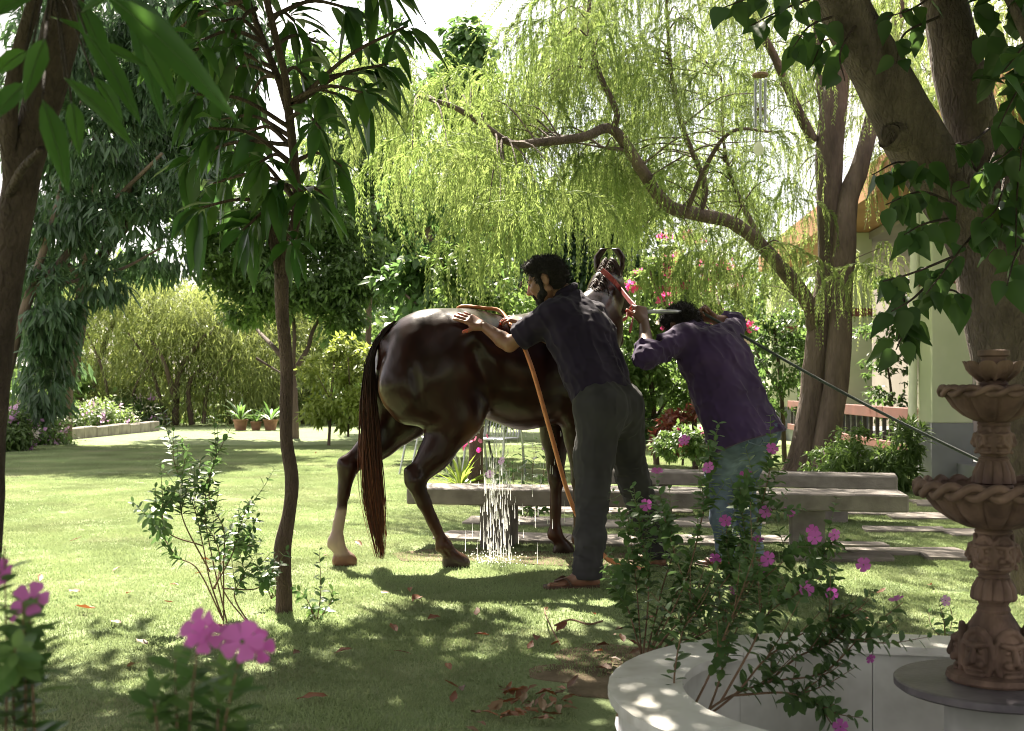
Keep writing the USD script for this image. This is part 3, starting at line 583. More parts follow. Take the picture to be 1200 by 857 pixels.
# man holding the horse
F2 = unit(V(-.6, .8, 0)); L2 = V(-.8, -.6, 0)
hm, smid = P(871, 506, 6.28), P(828, 396, 6.38)
J = dict(hl=hm + L2 * .09, hr=hm - L2 * .09, sl=smid + L2 * .17 - V(0, 0, .01), sr=smid - L2 * .165 + V(0, 0, .01), nk=smid + V(-.09, .06, .05), hc=P(799, 385, 6.47),
         el=P(758, 417, 6.10), wl=P(755, 379, 6.27), er=P(861, 381, 6.66), wr=P(836, 374, 6.58),
         kl=P(842, 562, 6.46), al=G(852, 668) + V(0, 0, .085), tl=G(838, 662), kr=P(869, 574, 6.50), ar=G(884, 662) + V(0, 0, .085), tr=G(868, 656))
J['tl'] = J['al'] * V(1, 1, 0) + F2 * .2; J['tr'] = J['ar'] * V(1, 1, 0) + F2 * .2
J['handl'] = (V(-.15, .35, .85), V(-.55, .8, -.3), 1, (.9, 1.0, .7), .02, .55)
J['handr'] = (V(-.75, -.25, .55), V(-.3, -.75, -.5), -1, (.9, 1.0, .7), .02, .55)
man2, Q, R = person('person', 'man in purple shirt and blue jeans stooping to hold the horse by its lead', J, (V(-.55, .62, -.62), V(-.35, .45, .85)), SKIN * .8)
hairpiece(man2, J['hc'], R, seed=8, amp=.006)
T = clothing(hm - (.65, .35, .2), hm + (.25, .6, .72))
up2 = unit(smid - hm); fw = unit(np.cross(L2, up2)); fw = fw if fw @ F2 > 0 else -fw
wst = hm * .6 + smid * .4
for s in (-1, 1):
    T.cone(hm + L2 * s * .085 - up2 * .05, wst + L2 * s * .082, .150, .118, .06); T.cone(wst + L2 * s * .082, smid + L2 * s * .092 - up2 * .12, .115, .120, .06)
    T.cone(smid + L2 * s * .092 - up2 * .12, smid + L2 * s * .12 - up2 * .02, .115, .074, .06); T.cone(smid + L2 * s * .1 - up2 * .02, J['nk'], .066, .058, .05)
T.cone(hm, smid - up2 * .1, .12, .12, .06); T.cone(smid - up2 * .12 - fw * .045, smid - up2 * .03 - fw * .035, .09, .07, .06)
for k in ('l', 'r'):
    s, e, w = J['s' + k], J['e' + k], J['w' + k]; q = .34 if k == 'l' else .55
    T.cone(s, e, .076, .064, .05); T.cone(e, e + (w - e) * q, .064, .060, .02)
dg = unit(J['sl'] - hm); d2 = unit(np.cross(dg, fw)); T.warp(.009, (10, 10, 10), 31, 3); T.folds(-.010, (4, 14, 14), [dg, d2, np.cross(dg, d2)], 35); T.folds(-.008, (14, 14, 14), seed=36); T.folds(-.012, (20, 20, 12), seed=37, where=([J['el']], .15))
T.plane(hm - up2 * .065, -up2)
for k in ('l', 'r'):
    e, w = J['e' + k], J['w' + k]; d = unit(w - e); c = e + (w - e) * (.30 if k == 'l' else .5)
    g = np.stack(np.meshgrid(*T.ax, indexing='ij'), -1); near = np.linalg.norm(g - c, axis=-1) < .09
    T.D = np.where(near, np.maximum(T.D, ((g - c) @ d).astype(np.float32)), T.D)
obj('shirt', T.mesh(1), 'shirt_purple', man2, smooth=True)
T = clothing(hm - (.45, .45, .85), hm + (.4, .6, .16))
T.cone(hm + L2 * .065, hm - L2 * .065, .115, .115, .05)
for s, k in ((1, 'l'), (-1, 'r')):
    h_, kn, an = J['h' + k], J['k' + k], J['a' + k] - V(0, 0, .03)
    T.cone(h_ - fw * .03 - V(0, 0, .01), h_ * .5 + kn * .5, .112, .084, .05); T.chain([h_ * .5 + kn * .5, kn, kn * .5 + an * .5, an], [.084, .068, .060, .056], .03)
T.warp(.007, (12, 12, 12), 41, 3); T.folds(-.009, (7, 7, 20), seed=44, where=([J['kl']], .25)); T.folds(-.009, (7, 7, 20), seed=45, where=([J['kr']], .25)); T.folds(-.006, (14, 14, 6), seed=46); T.plane(hm - up2 * .015, up2); T.plane(V(0, 0, .05), V(0, 0, -1))
v, f = T.mesh(1); w = meshkit.fbm(v * V(5, 5, 3), 3, 9)[:, None]; q = np.clip((w - .40) / .25, 0, 1)
obj('jeans', (v, f), 'denim', man2, smooth=True, tint=np.array([.055, .075, .115]) * (1 - q) + np.array([.13, .165, .23]) * q)
C = SDF(hm - .35, hm + .35, .006)                                      # back pocket, a proud patch
pc = hm - fw * .125 + L2 * .06 - V(0, 0, .045); 
obj('back_pocket', cat_([tube([pc + L2 * a + up2 * b - fw * (.012 if abs(a) < .04 else .0) for a, b in ((-.055, .05), (.055, .05), (.055, -.05), (0, -.075), (-.055, -.05), (-.055, .05))], .0035, 5)]), 'denim', man2, tint=np.tile([.12, .15, .21], (6 * 5 + 2, 1)))
sandal(man2, J['al'], J['tl']); sandal(man2, J['ar'], J['tr'])
MAN2 = J

# bridle strap and lead: from the poll to the left hand; ring; rope through both hands to the tree
HL = MAN2['wl'] + unit(V(-.15, .35, .85)) * .075 + unit(V(-.55, .8, -.3)) * .02
HR = MAN2['wr'] + unit(V(-.75, -.25, .55)) * .075 + unit(V(-.3, -.75, -.5)) * .02
br = thing('bridle', 'red webbing bridle from behind the horse ears to the stooping man', 'bridle')
def strap(pts, w=.013, th=.003, n=24, up=(0, 0, 1)):
    p = curve(pts, n); t = unit(np.gradient(p, axis=0)); a = unit(np.cross(t, np.asarray(up, float))); b = np.cross(t, a)
    q = [p + a * th + b * w, p - a * th + b * w, p - a * th - b * w, p + a * th - b * w]; v = np.stack(q, 1).reshape(-1, 3)
    i, j = np.meshgrid(np.arange(n - 1), np.arange(4), indexing='ij'); j2 = (j + 1) % 4
    f = np.stack([i * 4 + j, i * 4 + j2, (i + 1) * 4 + j2, (i + 1) * 4 + j], -1).reshape(-1, 4); e = (n - 1) * 4
    return v, np.vstack([f[:, [0, 1, 2]], f[:, [0, 2, 3]], [[0, 2, 1], [0, 3, 2], [e, e + 1, e + 2], [e, e + 2, e + 3]]])
pw = HW(POLL); hs = unit(HW(POLL + HS) - pw); hd = unit(HW(POLL + HD) - pw); hu = unit(HW(POLL + HU) - pw)
back = -unit(hd * V(1, 1, 0))
ro_ = V(0, -.014, 0); obj('rein', strap([HSURF(705, 317) + ro_, HSURF(712, 323) + ro_, HSURF(720, 331) + ro_, HSURF(728, 341) + ro_ * 1.5, HL * .5 + HSURF(728, 341) * .5 + V(-.006, -.02, .004), HL + V(-.01, -.01, .012)], .015), 'red_strap', br)
obj('noseband', strap([pw + hd * .30 + hs * .085 + hu * .02, pw + hd * .30 + hu * .085, pw + hd * .30 - hs * .088 + hu * .0, pw + hd * .29 - hs * .07 - hu * .07, pw + hd * .29 - hu * .09, pw + hd * .29 + hs * .07 - hu * .07, pw + hd * .30 + hs * .085 + hu * .02], .011, up=hd), 'red_strap', br)
obj('lead_strap', strap([pw + hd * .30 - hs * .09, HL * .5 + (pw + hd * .30 - hs * .09) * .5 + V(0, 0, -.012), HL], .010), 'red_strap', br)
obj('strap_end', strap([HL * .55 + (pw + hd * .30 - hs * .09) * .45 + V(0, 0, -.01), HL * .6 + (pw + hd * .3 - hs * .09) * .4 + V(-.01, -.01, -.05), HL * .62 + (pw + hd * .3 - hs * .09) * .38 + V(-.025, -.01, -.11)], .008), 'red_strap', br)
TREE_TIE = P(1205, 568, 5.72)
rp = thing('rope', 'long dark green rope stretched from the stooping man past the fountain to the thick tree', 'rope')
obj('taut_rope', tube([HR, HR * .5 + TREE_TIE * .5 + V(0, 0, -.03), TREE_TIE], .0078, 8, 40), 'rope_green', rp, smooth=True)
obj('short_rope', tube([HL - V(.03, 0, 0), HL * .5 + HR * .5 + V(0, -.06, .0), HR], .010, 8, 20), 'metal_grey', rp, smooth=True)
# hose over the horse's back, through the hand, down to the ground
hl_ = MAN1['wr'] + unit(V(-.85, .12, .10)) * .07 + V(0, 0, -.03)
hz = [HTOP(x_, y_) + V(0, 0, .012) for x_, y_ in ((.36, .02), (.46, -.02), (.56, -.05))]
hp = [hz[0] + V(-.03, .06, -.02), hz[0], hz[1], hz[2], hl_ + V(0, -.02, -.02), P(612, 402, 6.30), P(626, 440, 6.17), P(646, 510, 6.12), P(668, 585, 6.16), P(690, 628, 6.22), P(712, 655, 6.28), G(742, 668) + V(0, 0, .012), G(757, 671) + V(0, 0, .012)]
hose = thing('hose', 'orange rubber hose lying over the back of the horse and hanging to the lawn', 'hose')
obj('pipe', tube(hp, .0185, 12, 130, flat=.55), 'hose_rubber', hose, smooth=True)

# ------------------------------------------------------------------ ground
FC = np.array([1.395, 3.46]); PC = np.array([1.375, 3.345]); PA = math.radians(-11); RIM = .11
def pool_xy(q): c, s = math.cos(PA), math.sin(PA); q = np.asarray(q); return np.stack([PC[0] + c * q[..., 0] - s * q[..., 1], PC[1] + s * q[..., 0] + c * q[..., 1]], -1)
def stadium(hl, r):                            # the pool's outline: half length of the straight part, end radius
    a = np.linspace(PI / 2, 3 * PI / 2, 25); l = np.stack([-hl + r * np.cos(a), r * np.sin(a)], 1); return np.vstack([l, -l])
def lawn_mesh():
    xs = np.unique(np.concatenate([-np.geomspace(8, 120, 10), np.linspace(-8, 8, 65), np.geomspace(8, 120, 10)])); ys = np.unique(np.concatenate([[-60, -30, -15], np.linspace(-5, 16, 85), np.geomspace(16, 145, 16)]))
    X, Y = np.meshgrid(xs, ys, indexing='ij')
    v = np.stack([X, Y, np.zeros_like(X)], -1).reshape(-1, 3); n = len(ys)
    hole = sg.Polygon(pool_xy(stadium(.29, .795))); x0, y0, x1, y1 = hole.bounds
    i0, i1, j0, j1 = np.searchsorted(xs, x0) - 1, np.searchsorted(xs, x1), np.searchsorted(ys, y0) - 1, np.searchsorted(ys, y1)
    i, j = np.meshgrid(np.arange(len(xs) - 1), np.arange(n - 1), indexing='ij'); keep = ~((i >= i0) & (i < i1) & (j >= j0) & (j < j1)); i, j = i[keep], j[keep]
    q = np.stack([i * n + j, (i + 1) * n + j, (i + 1) * n + j + 1, i * n + j + 1], -1).reshape(-1, 4)
    pv, pf = trimesh.creation.triangulate_polygon(sg.box(xs[i0], ys[j0], xs[i1], ys[j1]).difference(hole), engine='earcut'); pf = np.asarray(pf)
    up = np.cross(pv[pf[:, 1]] - pv[pf[:, 0]], pv[pf[:, 2]] - pv[pf[:, 0]]) > 0; pf = np.where(up[:, None], pf, pf[:, ::-1])
    return cat_([(v, np.vstack([q[:, [0, 1, 2]], q[:, [0, 2, 3]]])), (np.column_stack([pv, np.zeros(len(pv))]), pf)])
obj('lawn', lawn_mesh(), 'lawn_soil', kind='structure')
# benches
def bench(label, a, b, depth, ht, th, legs):
    a, b = np.asarray(a), np.asarray(b); L = np.linalg.norm(b - a); rz = math.atan2(b[1] - a[1], b[0] - a[0])
    t = thing('bench', label, 'bench', None, (a[0], a[1], 0), rz)
    obj('seat', box((0, 0, ht - th), (L, depth, ht), .008), 'cement', t)
    for x in legs: obj('leg', box((x, .06, -.02), (x + .19, depth - .06, ht - th - .001), .006), 'cement', t)
    return t
bench('long cement garden bench just behind the horse and the two men', (-.64, 7.24), (2.24, 6.74), .40, .365, .098, (.44, 2.28))
bench('second cement bench standing parallel behind the bench at the horse', (.62, 9.0), (2.72, 8.42), .40, .345, .095, (.35, 1.65))

# ------------------------------------------------------------------ foliage tools
SHAPES = {'lance': ((.0, .03), (.15, .55), (.38, 1.0), (.62, .88), (.84, .45), (1.0, .02)), 'oval': ((0, .06), (.14, .55), (.35, .95), (.6, 1.0), (.85, .62), (1.0, .04)),
          'heart': ((-.06, .25), (.06, .80), (.25, 1.0), (.5, .82), (.75, .42), (1.0, .02)), 'diamond': ((0, .05), (.45, 1.0), (1.0, .03)), 'petal': ((0, .15), (.35, .6), (.75, 1.0), (1.0, .72)), 'leaf3': ((0, .08), (.3, .95), (.65, .8), (1.0, .03))}
def leafbatch(base, d, up, L, W, shape='diamond', droop=.0, fold=.12, wave=0.0, rng=None):
    """N leaves: base points, directions, upward normals, lengths, widths. Returns vertices (N, n, 3) and the triangles of one leaf"""
    base = np.atleast_2d(base); N = len(base); d = unit(np.broadcast_to(np.asarray(d, float), (N, 3))); up = np.broadcast_to(np.asarray(up, float), (N, 3))
    sd = np.cross(d, up); bad = np.linalg.norm(sd, axis=1) < 1e-3; sd = unit(np.where(bad[:, None], [1.0, 0, 0], sd)); n = np.cross(sd, d)
    L = np.broadcast_to(np.asarray(L, float), (N,)); W = np.broadcast_to(np.asarray(W, float), (N,)); st = SHAPES[shape]; out = []
    dr = np.broadcast_to(np.asarray(droop, float), (N,))
    two = shape == 'diamond'
    for k, (t, w) in enumerate(st):
        c = base + d * (L * t)[:, None] - np.array([0, 0, 1.0]) * (dr * L * max(t, 0)**2)[:, None]
        ww = (W * w / 2)[:, None]; wv = 0 if not wave else wave * W[:, None] * (1 if k % 2 else -1) * n
        if two and k in (0, len(st) - 1): out.append(c)
        elif two: out += [c + sd * ww + n * ww * fold, c - sd * ww + n * ww * fold]
        else: out += [c + sd * ww + n * ww * fold * 2 + wv, c, c - sd * ww + n * ww * fold * 2 - wv]
    v = np.stack(out, 1)
    if two: f = np.array([[0, 1, 3], [0, 3, 2]])
    else:
        f = []
        for k in range(len(st) - 1):
            a = 3 * k; b = a + 3
            f += [[a, b, a + 1], [a + 1, b, b + 1], [a + 1, b + 1, a + 2], [a + 2, b + 1, b + 2]]
        f = np.array(f)
    return v, f
def merged(v, f):
    N, n, _ = v.shape; return v.reshape(-1, 3), (f[None] + (np.arange(N) * n)[:, None, None]).reshape(-1, 3)
def single_leaves(parent, v, f, mat, name='leaf', limit=300, rest='foliage'):
    """leaves as parts of their own, the largest in view first; what is over the limit is one part"""
    c = v.mean(1); size = np.linalg.norm(v.max(1) - v.min(1), axis=1) / np.maximum(c[:, 1], .3)
    uu, vv = 600 + FPX * c[:, 0] / np.maximum(c[:, 1], .1), HOR - FPX * (c[:, 2] - CH) / np.maximum(c[:, 1], .1)
    size = np.where((uu > -40) & (uu < 1240) & (vv > -40) & (vv < 900) & (c[:, 1] > .3), size, size * .01)
    o = np.argsort(-size)
    for i in o[:limit]: obj(name, (v[i], f), mat, parent, smooth=v.shape[1] > 4)
    if len(o) > limit: obj(rest, merged(v[o[limit:]], f), mat, parent, kind='stuff', smooth=v.shape[1] > 4)
def rdir(rng, n): return unit(rng.normal(0, 1, (n, 3)))
def crown_points(blobs, n, rng, clump=26, spread=.16, hollow=.45, noise=1.3):
    """leaf positions in uneven clumps through ellipsoid blobs (cx, cy, cz, rx, ry, rz); returns points and outward directions"""
    B = np.array(blobs, float); vol = (B[:, 3] * B[:, 4] * B[:, 5])**.8; k = rng.choice(len(B), n // clump * 2 + 4, p=vol / vol.sum())
    q = rdir(rng, len(k)); r = (hollow + (1 - hollow) * rng.random(len(k)))**.6 * (.80 + .45 * rng.random(len(k)))
    c = B[k, :3] + q * r[:, None] * B[k, 3:]
    keep = meshkit.fbm(c / (B[:, 3:].mean() * noise), 2, int(rng.integers(1000))) > .40; c, q = c[keep], q[keep]
    m = np.repeat(np.arange(len(c)), clump)[:n]; s = spread * B[:, 3:].mean() * (0.6 + .8 * rng.random(len(c)))
    p = c[m] + np.clip(rng.normal(0, 1, (len(m), 3)), -1.9, 1.9) * s[m][:, None] * [1, 1, .6]
    return p, q[m]
def limb_set(paths, mat, parent, sides=8, rough=.15, name='branch', seed=0):
    for i, (pts, rad) in enumerate(paths): obj(name, tube(pts, rad, sides, max(8, 6 * len(pts)), rough=rough, seed=seed + i), mat, parent, smooth=True)
def px(Y, *uv, dy=0.0): return [P(u, v, Y + dy * i) for i, (u, v) in enumerate(uv)]
def far_tree(name, label, Y, trunk, width, limbs, blobs, n, L, W, lmat, seed, bmat='bark_far', cat='tree', group=None, droop=.35, clump=26, spread=.16, depth=1.0, shape='diamond', noise=1.3, extra=(), hollow=.45, ldy=0.0):
    """a tree whose crown is given by blobs (u, v, half width, half height in photo pixels) at Y metres"""
    rng = np.random.default_rng(seed); s = Y / FPX; t = thing(name, label, cat, group)
    if trunk:
        pts = [P(u, v, Y) for u, v in trunk]; pts[0][2] = min(pts[0][2], -.05)
        obj('trunk', tube(pts, np.linspace(width * s / 2, width * s * .28, len(pts)), 9, 6 * len(pts), rough=.2, seed=seed), bmat, t, smooth=True)
    if limbs:
        ms = []
        for path, w in limbs:
            pts = [P(u, v, Y + ldy + rng.normal(0, .25) * i) for i, (u, v) in enumerate(path)]
            ms.append(tube(pts, np.linspace(w * s / 2, w * s * .2, len(pts)), 7, 6 * len(pts), rough=.2, seed=seed))
        for m in ms: obj('branch', m, bmat, t, smooth=True)
    B = [(*P(u, v, Y + dy), ru * s, max(ru, rv) * s * .8 * depth, rv * s) for u, v, ru, rv, *r in blobs for dy in [(r[0] if r else 0)]]
    p, o = crown_points(B, n, rng, clump, spread, noise=noise, hollow=hollow)
    d = unit(o * .55 + rdir(rng, len(p)) * .8 + V(0, 0, -droop)); up = unit(rdir(rng, len(p)) * .6 + V(0, 0, 1) + o * .4)
    v, f = leafbatch(p, d, up, L * (.65 + .7 * rng.random(len(p))), W * (.7 + .6 * rng.random(len(p))), shape, .15)
    obj('crown', merged(v, f), lmat, t, kind='stuff')
    for mt, nm, cnt, (eL, eW) in extra:
        p, o = crown_points(B, cnt, rng, 14, spread * .8, noise=noise, hollow=.9); v, f = leafbatch(p, unit(rdir(rng, len(p)) + o * .6), rdir(rng, len(p)), eL, eW, 'diamond', 0, .3); obj(nm, merged(v, f), mt, t, kind='stuff')
    return t

# ------------------------------------------------------------------ the slender tree on the lawn
rg = np.random.default_rng(11); Y = 5.16; s = Y / FPX
t = thing('young_mango_tree', 'slender young tree with thin crooked trunk and long drooping leaves on the lawn', 'tree')
obj('trunk', tube(px(Y, (332, 724), (333, 690), (331, 645), (339, 600), (342, 560), (336, 520), (335, 480), (336, 430), (331, 370), (330, 322)), np.array([10.5, 9.5, 10, 8.0, 8.0, 7.6, 7.6, 7.6, 7.8, 8.6]) * s, 12, 70, rough=.12), 'bark_mango', t, smooth=True)
for pts, rad in ((px(Y, (330, 330), (323, 290), (315, 244)), (7, 6, 5)), (px(Y, (330, 330), (338, 290), (348, 245), (345, 190), (338, 130)), (8, 7, 6, 5.5, 5.5)),
                 (px(Y, (338, 130), (327, 95), (305, 40), (284, -20), (270, -80), dy=.06), (5, 4.5, 4, 3.5, 3)), (px(Y, (338, 130), (334, 90), (322, 40), (310, -20), (315, -90), dy=-.05), (5, 4.5, 4.2, 4, 3))):
    obj('branch', tube(pts, np.array(rad) * s, 9, 26, rough=.1), 'bark_mango', t, smooth=True)
whorls = [((330, 322), (292, 250), .0, 9), ((345, 235), (318, 220), -.15, 9), ((348, 245), (365, 225), -.1, 9), ((345, 235), (275, 175), .2, 10), ((340, 190), (245, 150), -.3, 9), ((345, 190), (400, 195), .2, 8), ((338, 130), (395, 110), -.1, 8),
          ((338, 130), (455, 75), .1, 13), ((338, 120), (430, 110), -.3, 11), ((325, 90), (255, 90), .3, 11), ((320, 80), (215, 60), .0, 11), ((310, 50), (260, 25), -.2, 11), ((315, 30), (345, 25), .2, 10), ((318, 20), (410, 10), .0, 11), ((300, 20), (225, 0), .2, 10),
          ((315, 60), (372, 50), .3, 8), ((310, -20), (455, -20), .2, 12), ((290, 0), (300, -30), .0, 10), ((290, 0), (185, 55), .4, 9), ((325, 90), (290, 120), .25, 9), ((338, 130), (478, 30), -.15, 8), ((345, 200), (305, 190), -.25, 9), ((340, 170), (290, 155), .1, 9), ((340, 150), (225, 110), -.2, 10), ((330, 90), (360, 95), .1, 8), ((338, 125), (425, 85), .25, 9), ((300, 10), (270, 60), -.3, 9), ((345, 230), (385, 235), .2, 6), ((345, 220), (250, 215), .15, 8), ((342, 250), (230, 245), -.2, 8), ((340, 250), (285, 270), -.1, 8), ((335, 300), (345, 285), -.2, 6), ((340, 170), (215, 190), .1, 9), ((338, 140), (375, 150), -.3, 8), ((340, 160), (260, 140), .3, 9), ((310, 50), (230, 50), -.4, 9), ((315, 60), (290, 70), .2, 8)]
base, dr, Ls = [], [], []
for a, b, dy, n in whorls:
    n += 2
    p0, p1 = P(*a, Y), P(*b, Y + dy); mid = (p0 + p1) / 2 + V(0, 0, .05)
    obj('twig', tube([p0, mid, p1], np.array([3.0, 2.2, 1.6]) * s, 6, 10), 'bark_mango', t, smooth=True)
    ax = unit(p1 - mid)
    for k in range(n):
        a_ = 2 * PI * k / n + rg.normal(0, .35); e = unit(np.cross(ax, V(.3, .2, 1))); g = np.cross(ax, e)
        dd = unit(ax * (.2 + .7 * rg.random()) + (e * math.cos(a_) + g * math.sin(a_)) * rg.uniform(.6, 1.2) + V(0, 0, -.9 * rg.random()) + rg.normal(0, .2, 3))
        base.append(p1 - ax * .10 * rg.random()); dr.append(dd); Ls.append(.12 + .085 * rg.random())
base, dr, Ls = np.array(base), np.array(dr), np.array(Ls)
v, f = leafbatch(base + dr * .015, dr, V(0, 0, 1) + rg.normal(0, .35, dr.shape), Ls, Ls * (.30 + .10 * rg.random(len(Ls))), 'lance', .30 + .3 * rg.random(len(Ls)), .16, .04)
single_leaves(t, v, f, 'leaf_mango', limit=300)
B = [(-1.5, 5.6, 3.9, 1.1, 1.2, .7), (-.3, 6.2, 4.0, .9, 1.2, .5), (-2.3, 5.3, 3.7, .8, 1.0, .6), (-1.2, 4.5, 3.7, 1.2, .8, .6), (-1.1, 5.9, 4.8, 1.0, 1.0, .7), (-1.9, 7.5, 4.4, 1.0, .9, .5), (-.7, 7.9, 4.5, 1.0, .9, .5), (.3, 7.2, 4.4, .8, .9, .45)]
p, o = crown_points(B, 10000, rg, 12, .12); d = unit(o * .5 + rdir(rg, len(p)) * .7 + V(0, 0, -.5)); L_ = .15 + .10 * rg.random(len(p))
v, f = leafbatch(p, d, V(0, 0, 1) + rdir(rg, len(p)) * .4, L_, L_ * .26, 'leaf3', .3, .15); keep = (HOR - FPX * (v[:, :, 2].min(1) - CH) / v[:, :, 1].mean(1)) < 30
obj('upper_crown', merged(v[keep], f), 'leaf_mango', t, kind='stuff', smooth=True)
obj('upper_branch', cat_([tube([P(310, -20, Y), V(-1.3, 5.5, 3.4), V(-1.5, 5.6, 4.2)], (.014, .012, .006), 7, 14), tube([P(284, -20, Y + .2), V(-.7, 6.0, 3.5), V(-.3, 6.2, 4.1)], (.014, .012, .006), 7, 14)]), 'bark_mango', t, smooth=True)

leafmat('leaf_rib', [(.10, .17, .06), (.12, .19, .07)], trans=.3)
# ------------------------------------------------------------------ the near tree at the left edge
Y = 3.2; s = Y / FPX
t = thing('shade_tree', 'dark leaning tree trunk at the left edge with large blurred leaves hanging in front', 'tree')
obj('trunk', tube([P(-60, 900, Y), P(-20, 650, Y), P(-12, 480, Y), P(4, 350, Y), P(18, 250, Y), P(32, 180, Y), P(58, 90, Y), P(78, 0, Y), P(95, -110, Y + .1), P(130, -330, Y + .3)], np.array([26, 21, 20, 20, 21, 22, 21, 20, 19, 15]) * s, 18, 160, rough=.22), 'bark_dark', t, smooth=True)
limb_set([([P(20, 240, Y), P(10, 160, Y - .05), P(18, 80, Y - .1), P(40, 0, Y - .15), P(60, -100, Y - .2)], np.array([13, 11, 9, 8, 6]) * s), ([P(8, 235, Y - .02), P(25, 200, Y - .12), P(48, 175, Y - .2)], np.array([6, 5, 4]) * s)], 'bark_dark', t)
leaves = [((122, -8), (262, 132), 46, 2.0), ((102, 40), (158, 138), 30, 2.1), ((50, 118), (76, 216), 36, 2.0), ((52, 46), (32, 112), 32, 1.95), ((168, 50), (202, 120), 30, 2.2), ((76, 92), (148, 168), 30, 2.15), ((30, 98), (-6, 142), 34, 2.0),
          ((45, -12), (-10, 25), 40, 1.9), ((92, 0), (128, 95), 34, 2.25), ((84, 120), (92, 178), 26, 2.2), ((135, -10), (215, 60), 30, 2.3), ((100, 55), (170, 80), 26, 2.4), ((60, 20), (120, 60), 26, 2.4), ((30, 60), (-5, 90), 28, 2.3), ((96, 15), (150, -10), 30, 2.2), ((20, 10), (50, -30), 34, 2.1), ((150, 10), (185, 130), 28, 2.4), ((110, 90), (140, 140), 24, 2.5)]
for (a, b, w, yy) in leaves:
    p0, p1 = P(*a, yy), P(*b, yy - .08); L_ = np.linalg.norm(p1 - p0); d = p1 - p0 + V(0, 0, .18 * L_)
    up_ = V(.3, -.75, .6) + rg.normal(0, .25, 3); v, f = leafbatch(p0, d, up_, L_, w * .78 * yy / FPX, 'lance', .18, .2, .03); lf = obj('leaf', (v[0], f), 'leaf_close', t, smooth=True); obj('midrib', tube(v[0].reshape(-1, 3, 3)[:, 1] + unit(up_) * .0006, np.linspace(.0014, .0005, 6), 5), 'leaf_rib', lf, smooth=True)
    q = P(60 + rg.normal(0, 12), -60, 2.9); obj('twig', tube([p0, (p0 + q) / 2 + V(0, 0, .03), q], (.002, .003, .005), 5, 8), 'bark_dark', t, smooth=True)
B = [(-2.2, 4.2, 3.7, 1.3, 1.4, .8), (-1.0, 3.0, 3.0, 1.2, 1.0, .6), (.3, 3.4, 3.3, 1.0, 1.0, .5), (-3.2, 5.4, 4.0, 1.2, 1.2, .8), (-1.4, 1.8, 3.0, 1.3, 1.1, .7), (.2, 1.2, 3.0, 1.2, 1.0, .6), (-1.5, .2, 3.1, 1.6, 1.4, .8), (.6, -.6, 3.3, 1.6, 1.4, .8), (-3.0, 2.6, 3.4, 1.4, 1.5, .8), (-3.6, 7.0, 4.4, 1.2, 1.1, .7), (-2.7, 6.2, 4.2, .9, .9, .6)]
p, o = crown_points(B, 15000, rg, 12, .12); d = unit(o * .5 + rdir(rg, len(p)) * .7 + V(0, 0, -.5)); L_ = .18 + .10 * rg.random(len(p))
v, f = leafbatch(p, d, V(0, 0, 1) + rdir(rg, len(p)) * .4, L_, L_ * .27, 'leaf3', .3, .15); keep = ((HOR - FPX * (v[:, :, 2].min(1) - CH) / np.maximum(v[:, :, 1].mean(1), .05)) < -10) | (v[:, :, 1].mean(1) < .3)
obj('upper_crown', merged(v[keep], f), 'leaf_close', t, kind='stuff', smooth=True)
tr_ = P(130, -330, Y + .3)
limb_set([([P(95, -110, Y + .1), V(b[0] * .5 + tr_[0] * .5, b[1] * .5 + tr_[1] * .5, b[2] * .85), V(*b[:3])], (.04, .03, .012)) for b in B], 'bark_dark', t, 6, name='upper_branch')

# ------------------------------------------------------------------ the thick tree at the right
Y = 5.7; s = Y / FPX
t = thing('thick_tree', 'thick rough barked forked tree at the right edge behind the fountain', 'tree')
obj('trunk', tube([P(1262, 735, Y), P(1248, 690, Y), P(1230, 600, Y), P(1212, 500, Y), P(1200, 430, Y), P(1180, 350, Y), P(1166, 300, Y), P(1150, 255, Y)], np.array([85, 68, 58, 54, 52, 50, 46, 40]) * s, 22, 110, rough=.16, seed=4), 'bark_big', t, smooth=True)
obj('limb', tube([P(1172, 330, Y), P(1140, 262, Y), P(1105, 215, Y), P(1070, 160, Y - .05), P(1035, 92, Y - .1), P(1000, 30, Y - .15), P(965, -45, Y - .2), P(880, -200, Y - .2)], np.array([42, 40, 37, 37, 32, 29, 27, 18]) * s, 18, 90, rough=.14, seed=5), 'bark_big', t, smooth=True)
obj('limb', tube([P(1172, 320, Y), P(1168, 240, Y + .05), P(1150, 180, Y + .1), P(1128, 100, Y + .15), P(1108, 10, Y + .2), P(1085, -90, Y + .3), P(1060, -240, Y + .4)], np.array([40, 36, 31, 30, 28, 25, 16]) * s, 18, 80, rough=.14, seed=6), 'bark_big', t, smooth=True)
kn = P(1046, 160, Y - .16); obj('knob', tube([P(1068, 158, Y - .06), kn, kn + V(-.02, -.015, .0), kn + V(-.022, -.02, 0)], np.array([22, 17, 14, 6]) * s, 14, 16, rough=.3, seed=8), 'bark_big', t, smooth=True)
base, dr, Ls = [], [], []
